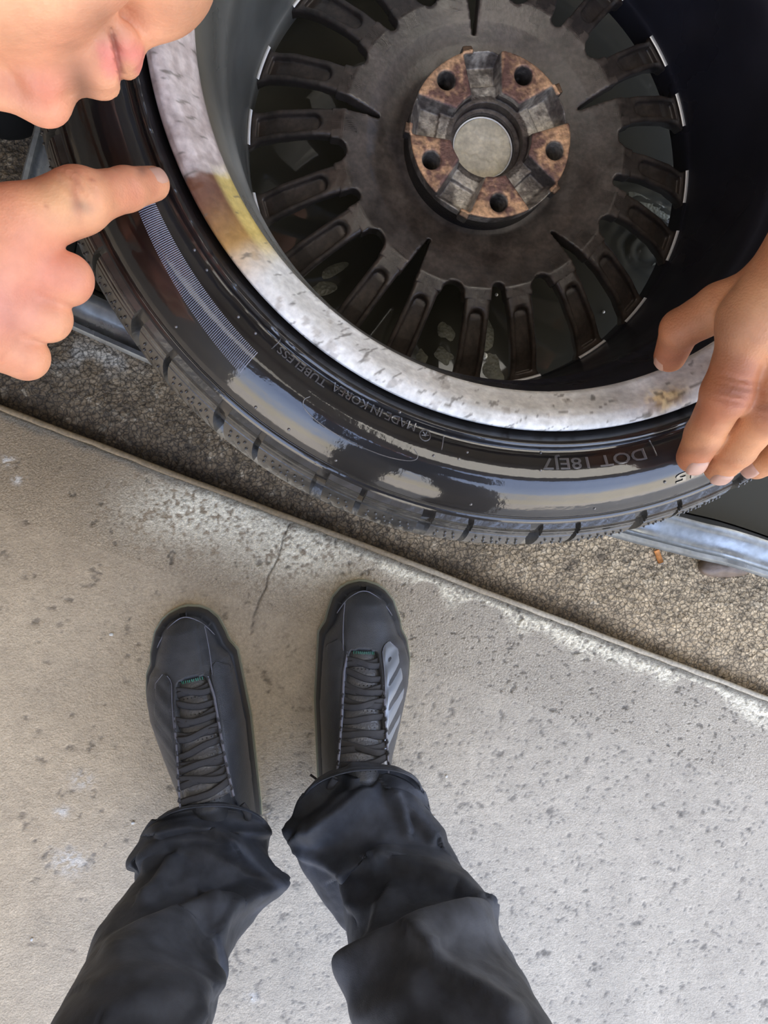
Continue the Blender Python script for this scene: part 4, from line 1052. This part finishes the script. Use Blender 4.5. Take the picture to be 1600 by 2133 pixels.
def dress(shoe, W, wl_, wr_, side):
    zu = lambda x, s: _zu(None, x, s, wl_, wr_)
    # sole
    def outline(off, z0, z1, pod=.0):
        sv = np.concatenate([[0.0]] + [np.linspace(.0005, SHL, 90)]); L = []
        for s_ in np.linspace(0, 1, 90):
            s__ = SHL*(1-math.cos(PI*s_))/2; L.append((wid(wr_, s__), s__))
        for s_ in np.linspace(1, 0, 90)[1:-1]:
            s__ = SHL*(1-math.cos(PI*s_))/2; L.append((-wid(wl_, s__), s__))
        L = np.array(L); c = np.array([0, SHL/2]); n = L-c; n = (np.roll(L, -1, 0)-np.roll(L, 1, 0)); n = np.stack([-n[:, 1], n[:, 0]], 1); n /= np.linalg.norm(n, axis=1)[:, None]+1e-9
        n *= np.sign(((L-c)*n).sum(1))[:, None]
        return L, n
    L, n = outline(0, 0, 0)
    def sole(name, prof, m, lab=None):
        V = []
        for o, z in prof:
            q = L + n*o; V.append(W(q[:, 0], q[:, 1], np.full(len(q), z)))
        k = len(L); V = np.stack(V, 1).reshape(-1, 3)
        F = [list(map(int, f)) for f in gridfaces(k, len(prof), True, False)]
        F.append([i*len(prof) for i in range(k)]); F.append([i*len(prof)+len(prof)-1 for i in range(k)][::-1])
        o = mk(name, V, F, m, shoe); 
        if lab: tag(o, lab)
        return o
    sole('outsole', [(-.004, .0005), (.0026, .001), (.0034, .0035), (.0026, .0065)], M['solecream'], 'pale greenish outsole edge')
    sole('midsole', [(.0002, .0062), (.0006, .010), (-.0002, .017), (-.0015, .024), (-.0040, .030), (-.012, .031)], M['midsole'])
    # tongue with punched holes
    ns, nx = 60, 25
    sv = np.linspace(.078, .198, ns); ux = np.linspace(-1, 1, nx); Sg, Ug = np.meshgrid(sv, ux, indexing='ij')
    tw = thr(Sg)*.93; x = Ug*tw; z = hs(Sg) - .003 - .0085*Ug**2 - .005*np.abs(Ug)**6 + .0006*np.sin(Sg*700) 
    tg = mk('tongue', W(x, Sg, z).reshape(-1, 3), gridfaces(ns, nx)[:, ::-1], M['tongue'], shoe)
    mb = MB()
    for s_ in np.arange(.088, .20, .0085):
        for ux_ in (-.55, -.33, -.11, .11, .33, .55):
            xx = ux_*thr(s_)*.93+(.0022 if int(s_*1000) % 2 else 0); V, F = sphere(W(xx, s_, hs(s_)-.0030-.0085*ux_**2), (.0009, .0009, .0004), 4, 7); mb.add(V, F)
    tag(mb.build('punch_dots', M['midsole'], shoe), kind='stuff')
    # laces: crossing flat bands
    rr = random.Random(5+side)
    for i, s_ in enumerate(np.linspace(.090, .190, 8)):
        for kk in (0, 1):
            sg = 1 if (i+kk) % 2 else -1; ds = (.0022+.0022*rr.random())*sg if i < 7 else .006*sg*(kk-.5)*2
            if kk and i % 3 == 1 and i < 5: continue
            u = np.linspace(-1.02, 1.02, 15); t_ = thr(s_); Pp = []
            for q in u:
                s2 = s_ + ds*q*.9 + .0012*math.sin(3*q+i) + (.003*q*q if i > 7 else 0)
                Pp.append(W(q*t_, s2, hs(s2) - .0005 - .0082*min(q*q, 1.2) + .0016*kk + .0010*rr.random() + (.006 if i > 8 else 0)*(1-q*q)))
            V, F = tube(Pp, .0040, 8, flat=.24); mk('lace', V, F, M['lace'], shoe)
    # throat piping and edge loops on both sides
    for sx in (-1, 1):
        Pp = [W(sx*(thr(s_)*1.03), s_, hs(s_) - .0052 + .0005*math.sin(s_*900)) for s_ in np.linspace(.079, .200, 50)]
        V, F = tube(Pp, .0016 if sx*side < 0 else .0011, 6); mk('throat_piping', V, F, M['piping'], shoe)
        mb = MB()
        for s_ in np.arange(.125, .195, .011):
            V, F = tube([W(sx*(thr(s_)*1.00+.0005), s_-.003, hs(s_)-.004), W(sx*(thr(s_)*1.07), s_, hs(s_)-.003), W(sx*(thr(s_)*1.00+.0005), s_+.003, hs(s_)-.004)], .0012, 6); mb.add(V, F)
        mb.build('lace_loops', M['lace'], shoe)
    # seam line along the toe box, on the inner side
    xs = -side*.021
    Pp = [W(xs - side*.004*math.sin(s_*30) - side*.0005, s_, zu(np.array(xs), np.array(s_))+.0004) for s_ in np.linspace(.024, .078, 24)]
    V, F = tube(Pp, .00055, 5); mk('toe_seam', V, F, M['piping'], shoe)
    # toe rand: thin line round the toe cap
    Pp = [W(math.sin(a)*wid(wr_ if a > 0 else wl_, .014+.045*(1-math.cos(a)))*.86, .0085+.050*(1-math.cos(a)), .034+.004*math.cos(a)) for a in np.linspace(-1.15, 1.15, 40)]
    V, F = tube(Pp, .0007, 5); mk('toe_rand', V, F, M['piping'], shoe)
    # teal stitches at the base of the tongue
    mb = MB()
    for q in np.linspace(-.7, .75, 11):
        xx = q*.0165; h_ = hs(.0775)-.0012-.006*q*q
        V, F = tube([W(xx, .0775, h_), W(xx+.0006*rr.uniform(-1, 1), .0800, h_), W(xx+.0004, .0825, h_-.001)], .00048, 4); mb.add(V, F)
    tag(mb.build('teal_stitches', M['teal'], shoe), 'teal stitches at the throat')
    # side panels
    for sx, nm in ((side, 'quilted_panel'), (-side, 'inner_panel')):
        ns, nx = 70, 26; sv = np.linspace(.066, .225, ns); uu = np.linspace(0, 1, nx); Sg, Ug = np.meshgrid(sv, uu, indexing='ij')
        wtab = wr_ if sx > 0 else wl_
        w_ = (wid(wtab, Sg)-.004); tp = np.interp(Sg, [.066, .070, .078, .10, .225], [.030, .0245, .0225, thr(.10)*1.1, .031])
        lowr = np.interp(Sg, [.066, .075, .12, .18, .225], [.032, .043, .054, .047, .036])
        lowr = np.minimum(lowr, w_*.97)
        X_ = tp + (lowr-tp)*Ug; lean = 1
        zz = _zu(None, sx*X_, Sg, wl_, wr_)
        edge = ss(0, .12, Ug)*ss(0, .12, 1-Ug)*ss(0, .05, (Sg-.066)/.16)*ss(0, .04, (.225-Sg)/.16)
        if nm[0] == 'q': bump = .0022*edge*(.6+.4*np.sin((Sg*1.0 + X_*1.3)*240))
        else: bump = .0016*edge*(.6+.9*fbm(Sg*60, X_*120, 0, 3, 191))
        zz = zz + .0012 + bump
        X_ = X_*(1-.16*ss(.06, .15, zz)*ss(.09, .18, Sg)) + .0008*edge
        V = W(sx*X_, Sg, zz).reshape(-1, 3); F = gridfaces(ns, nx)
        if sx > 0: F = F[:, ::-1]
        mt = M['painted_sheen'] if (nm[0] == 'q' and side > 0) else M['leather']
        pn = mk(nm, V, F, mt, shoe); tag(pn, 'black quilted side panel with silver reflection painted in' if mt is M['painted_sheen'] else None)
        G = V.reshape(ns, nx, 3); 
        Pp = np.vstack([G[::2, -1], G[::-2, 0]]) + [0, 0, .0003]
        V, F = tube(Pp, .0005, 4); mk('panel_stitching', V, F, M['piping'] if nm[0] == 'q' else M['midsole'], shoe)
    # lace bow / loop hanging at the ankle
    mb = MB()
    a = W(-.030, .208, .138) if side > 0 else W(.034, .215, .13)
    dr = np.array([-.004, -.02, -.02]) if side > 0 else np.array([.006, -.02, -.01])
    V, F = tube(catmull([a, a+dr*.5+[-.003*side, 0, .004], a+dr, a+dr*1.4+[.004*side, 0, -.006]], 14), .0042, 8, flat=.5); mb.add(V, F)
    if side > 0:
        b = W(-.036, .222, .115); V, F = tube([b, b+[-.012, .004, -.002], b+[-.020, .009, -.006]], .0014, 6); mb.add(V, F)
    mb.build('lace_end', M['lace'], shoe)
RS_l = [(0, .004), (.004, .018), (.010, .027), (.022, .036), (.04, .041), (.052, .043), (.066, .051), (.10, .0505), (.15, .050), (.20, .045), (.26, .039), (.30, .033), (.314, .016), (.318, .004)]
RS_r = [(0, .004), (.004, .019), (.010, .029), (.022, .040), (.046, .050), (.060, .053), (.070, .060), (.095, .066), (.12, .066), (.16, .058), (.20, .049), (.26, .041), (.30, .034), (.314, .016), (.318, .004)]
sh, W = make_shoe(1, (757, 1214), (727, 1700), RS_l, RS_r); dress(sh, W, RS_l, RS_r, 1)
sh2, W2 = make_shoe(-1, (382, 1268), (484, 1740), RS_r, RS_l); dress(sh2, W2, RS_r, RS_l, -1)
# white mark on the left heel
Vt = [W2(np.array(x), np.array(s_), np.array(z)) for x, s_, z in ((.040, .262, .062), (.044, .262, .052), (.044, .265, .052), (.040, .265, .062))]
mb = MB(); mb.add(*boxv((-.0065, -.0009, 0), (.0065, .0009, .0008))); mb.add(*boxv((-.0009, -.013, 0), (.0013, -.0009, .0008)))
ht = mb.build('heel_letter', M['white'], sh2, smooth=False)
for v in ht.data.vertices:
    p = v.co.copy(); ang = math.radians(12); base = at(552, 1696, .092)
    x, y = p.x*math.cos(ang)-p.y*math.sin(ang), p.x*math.sin(ang)+p.y*math.cos(ang)
    v.co = Vector((base[0]+x, base[1]+y, base[2]+p.z+.001))

# --- trousers: one tube per leg, rows follow the outline of the photograph at rising height
def leg(rows, folds, front_lift, seed):
    """rows: (py, left px, right px, z). folds: (polyline px, width px, height m)"""
    n, k = 300, 220; CW = []
    for r in rows:
        if len(r) == 5: CW.append(r[:4]); continue          # already (x, y, z, radius)
        L_, Rr = at(r[1], r[0], r[3]), at(r[2], r[0], r[3]); c = (L_+Rr)/2; CW.append((*c, np.linalg.norm(Rr-L_)/2))
    CW = np.array(CW); m_ = len(CW)-5
    t = np.concatenate([np.linspace(0, m_, n-50, endpoint=False), np.linspace(m_, len(CW)-1, 50)])
    R_ = np.array([np.interp(t, range(len(CW)), CW[:, i]) for i in range(4)]).T
    for i in range(4):
        for _ in range(6): R_[1:-1, i] = (R_[:-2, i]+2*R_[1:-1, i]+R_[2:, i])/4
    a = np.linspace(0, 2*PI, k, endpoint=False); V = np.zeros((n, k, 3))
    for i, (cx, cy, z, rx) in enumerate(R_):
        q = np.sign(np.cos(a))*np.abs(np.cos(a))**.92
        V[i, :, 0] = cx+rx*q; V[i, :, 1] = cy+rx*.86*np.sin(a)
        V[i, :, 2] = z + (front_lift*np.exp(-i/22.0))*np.sin(a)
    def normals():
        du = np.gradient(V, axis=0); dv = np.roll(V, -1, 1)-np.roll(V, 1, 1); N_ = np.cross(dv, du)
        N_ /= np.linalg.norm(N_, axis=2)[:, :, None]+1e-12
        c = V.mean(1, keepdims=True); s_ = np.sign(((V-c)*N_).sum(2, keepdims=True)); s_[s_ == 0] = 1; return N_*s_
    N_ = normals(); px, py = proj(V)
    vd = np.array([0, 0, CAMH])-V; vd /= np.linalg.norm(vd, axis=2)[:, :, None]
    face = ss(-.02, .45, (N_*vd).sum(2)); disp = np.zeros((n, k))
    for pts, wd, amp in folds:
        pts = np.array(pts, float); dd = segdist(px, py, pts)
        # sign of the side, for overhanging folds
        sd = np.zeros(px.shape); best = np.full(px.shape, 1e9)
        for (x0, y0), (x1, y1) in zip(pts[:-1], pts[1:]):
            dx, dy = x1-x0, y1-y0; tt = np.clip(((px-x0)*dx+(py-y0)*dy)/(dx*dx+dy*dy), 0, 1); q = np.hypot(px-x0-tt*dx, py-y0-tt*dy)
            s_ = np.sign((px-x0)*dy-(py-y0)*dx); m_ = q < best; sd = np.where(m_, s_, sd); best = np.minimum(best, q)
        asym = np.where(sd > 0, np.exp(-(dd/wd)**2), np.exp(-(dd/(wd*.42))**2))
        disp += 1.35*amp*asym*face
    env = ss(0, 1, np.minimum(np.arange(n)[:, None]/8.0, 1))
    disp += .0048*fbm(V[..., 0]*16, V[..., 1]*16, V[..., 2]*13, 3, seed) + .0011*fbm(V[..., 0]*60, V[..., 1]*60, V[..., 2]*60, 3, seed+5)
    V = V + N_*(disp*env)[..., None]
    return V, gridfaces(n, k, False, True)
LR = [(1738, 318, 562, .088), (1775, 292, 556, .104), (1810, 284, 548, .118), (1850, 283, 552, .130), (1880, 268, 536, .142), (1910, 246, 516, .155), (1950, 214, 490, .175), (1990, 186, 470, .198), (2040, 170, 448, .230), (2085, 146, 450, .265), (2133, 118, 440, .305), (2230, 70, 440, .37), (-.150, -.490, .47, .078, 0), (-.130, -.520, .62, .088, 0), (-.095, -.540, .84, .100, 0)]
RR_ = [(1662, 634, 874, .105), (1695, 616, 890, .110), (1725, 607, 893, .115), (1765, 624, 905, .125), (1815, 662, 945, .142), (1850, 690, 965, .156), (1880, 718, 982, .168), (1920, 724, 1006, .186), (1960, 727, 1027, .206), (2020, 740, 1052, .240), (2070, 744, 1078, .274), (2133, 762, 1108, .318), (2230, 785, 1160, .38), (.165, -.490, .47, .078, 0), (.145, -.520, .62, .088, 0), (.095, -.540, .84, .100, 0)]
LF = [([(345, 1735), (400, 1725), (440, 1735), (470, 1765)], 26, .010), ([(300, 1800), (350, 1760), (430, 1758), (500, 1785), (545, 1825)], 34, .012), ([(552, 1835), (470, 1880), (410, 1900), (330, 1945), (240, 1990)], 40, .013),
      ([(420, 1895), (432, 1960), (440, 2030), (446, 2060)], 30, .008), ([(355, 1795), (320, 1850), (300, 1870)], 20, .007), ([(500, 1740), (560, 1735)], 16, .006), ([(560, 1835), (500, 1870), (460, 1900), (432, 1950)], 18, .005),
      ([(410, 2133), (425, 2080), (450, 2050)], 22, .008), ([(200, 2060), (300, 2040), (400, 2060)], 50, .005), ([(220, 2140), (300, 2090), (400, 2085)], 40, .006)]
RF = [([(735, 1600), (730, 1640), (690, 1690), (650, 1720)], 30, .012), ([(815, 1652), (850, 1690), (900, 1745)], 26, .009), ([(760, 1650), (720, 1690), (660, 1730), (615, 1722)], 34, .010), ([(640, 1780), (690, 1800), (720, 1815), (740, 1890)], 22, .008),
      ([(800, 1800), (880, 1825), (950, 1850), (985, 1885)], 34, .010), ([(720, 1820), (760, 1800), (800, 1800)], 30, .006), ([(1000, 1912), (940, 1930), (880, 1955), (800, 2000), (745, 2030)], 44, .016), ([(800, 1900), (790, 1960), (750, 2000)], 40, .009),
      ([(880, 2000), (920, 2040), (1000, 2080), (1060, 2120)], 30, .009), ([(742, 2030), (750, 2080), (760, 2133)], 24, .007), ([(850, 1730), (840, 1700), (820, 1665)], 14, .005), ([(750, 2140), (860, 2080), (900, 2030)], 50, .008)]
legs = []
for rows, folds, lift, seed, lb in ((LR, LF, .062, 201, 'left black trouser leg bunched over the shoe'), (RR_, RF, .072, 211, 'right black trouser leg bunched over the shoe')):
    V, F = leg(rows, folds, lift, seed)
    o = mk('trouser_leg', V.reshape(-1, 3), F, M['jeans'], man); tag(o, lb); legs.append(o)
    so_ = o.modifiers.new('thick', 'SOLIDIFY'); so_.thickness = .0016; so_.offset = -1
    # hem: a stitched band sitting round the opening
    ring = V[2]; hm = np.vstack([ring]); Vh, Fh = tube(hm, .0013, 6, closed=True); mk('hem', Vh, Fh, M['jeans'], o)
# stitching laid onto the cloth by casting onto the finished legs
from mathutils.bvhtree import BVHTree
def drape(bvh, pts, n, lift=.0006):
    out = []
    for x, y in catmull(pts, n):
        p = at(x, y, 0); o = Vector((0, 0, CAMH)); d = (Vector(p)-o).normalized(); h = bvh.ray_cast(o, d)
        if h[0] is not None: out.append(np.array(h[0]) + np.array(h[1])*0 - np.array(d)*lift)
    return out
for o, seams in ((legs[0], [([(496, 1772), (525, 1778), (562, 1764)], 14), ([(551, 1836), (520, 1866), (480, 1885), (450, 1910), (434, 1950), (430, 1995)], 34)]), (legs[1], [([(628, 1764), (648, 1785), (690, 1800), (722, 1812)], 20), ([(866, 1712), (884, 1660)], 8)])):
    me = o.data; bvh = BVHTree.FromPolygons([v.co for v in me.vertices], [p.vertices[:] for p in me.polygons])
    mb = MB()
    for pts, n in seams:
        pp = drape(bvh, pts, n*3)
        for i in range(0, len(pp)-2, 3):
            V, F = tube([pp[i], (pp[i]+pp[i+1])/2, pp[i+1]], .0006, 5); mb.add(V, F)
        if len(pp) > 3: V, F = tube(pp, .0010, 5); V = V - [0, 0, .0008]; mb.add(V, F)
    if mb.n: tag(mb.build('seam_stitching', M['stitch'], o), None, kind='stuff')
# trunk, arms and head behind the camera
S = SD((-.36, -.98, .70), (.36, -.10, 1.66), .010)
S.ell((0, -.56, .86), (.16, .12, .11), k=.04); S.cone((0, -.56, .88), (0, -.60, 1.24), .115, .13, k=.05)
for sx in (-1, 1):
    S.cone((.13*sx, -.60, 1.30), (.19*sx, -.60, 1.30), .065, .058, k=.05); S.cone((.19*sx, -.60, 1.30), (.25*sx, -.50, 1.08), .050, .042, k=.02); S.cone((.25*sx, -.50, 1.08), (.12*sx, -.27, 1.10), .040, .028, k=.02)
    S.cone((.12*sx, -.27, 1.10), (.09*sx, -.20, 1.11), .028, .024, k=.02)
S.cone((0, -.60, 1.35), (0, -.55, 1.46), .055, .052, k=.03); S.ell((0, -.52, 1.53), (.076, .095, .11), k=.02)
V, Q = S.mesh(); mk('body', V, Q, M['skin'], man, col=skin_col(V, (), 7))
S = SD((-.38, -.99, .70), (.38, -.20, 1.44), .010)
S.cone((0, -.56, .86), (0, -.60, 1.24), .145, .155, k=.05); S.ell((0, -.60, 1.26), (.20, .13, .13), k=.05)
for sx in (-1, 1): S.cone((.19*sx, -.60, 1.30), (.25*sx, -.50, 1.08), .066, .058, k=.03); S.cone((.25*sx, -.50, 1.08), (.13*sx, -.30, 1.10), .055, .042, k=.02)
V, Q = S.mesh(); V = V + (.006*fbm(V[:, 0]*14, V[:, 1]*14, V[:, 2]*14, 3, 221))[:, None]; mk('jacket', V, Q, M['shirt'], man)
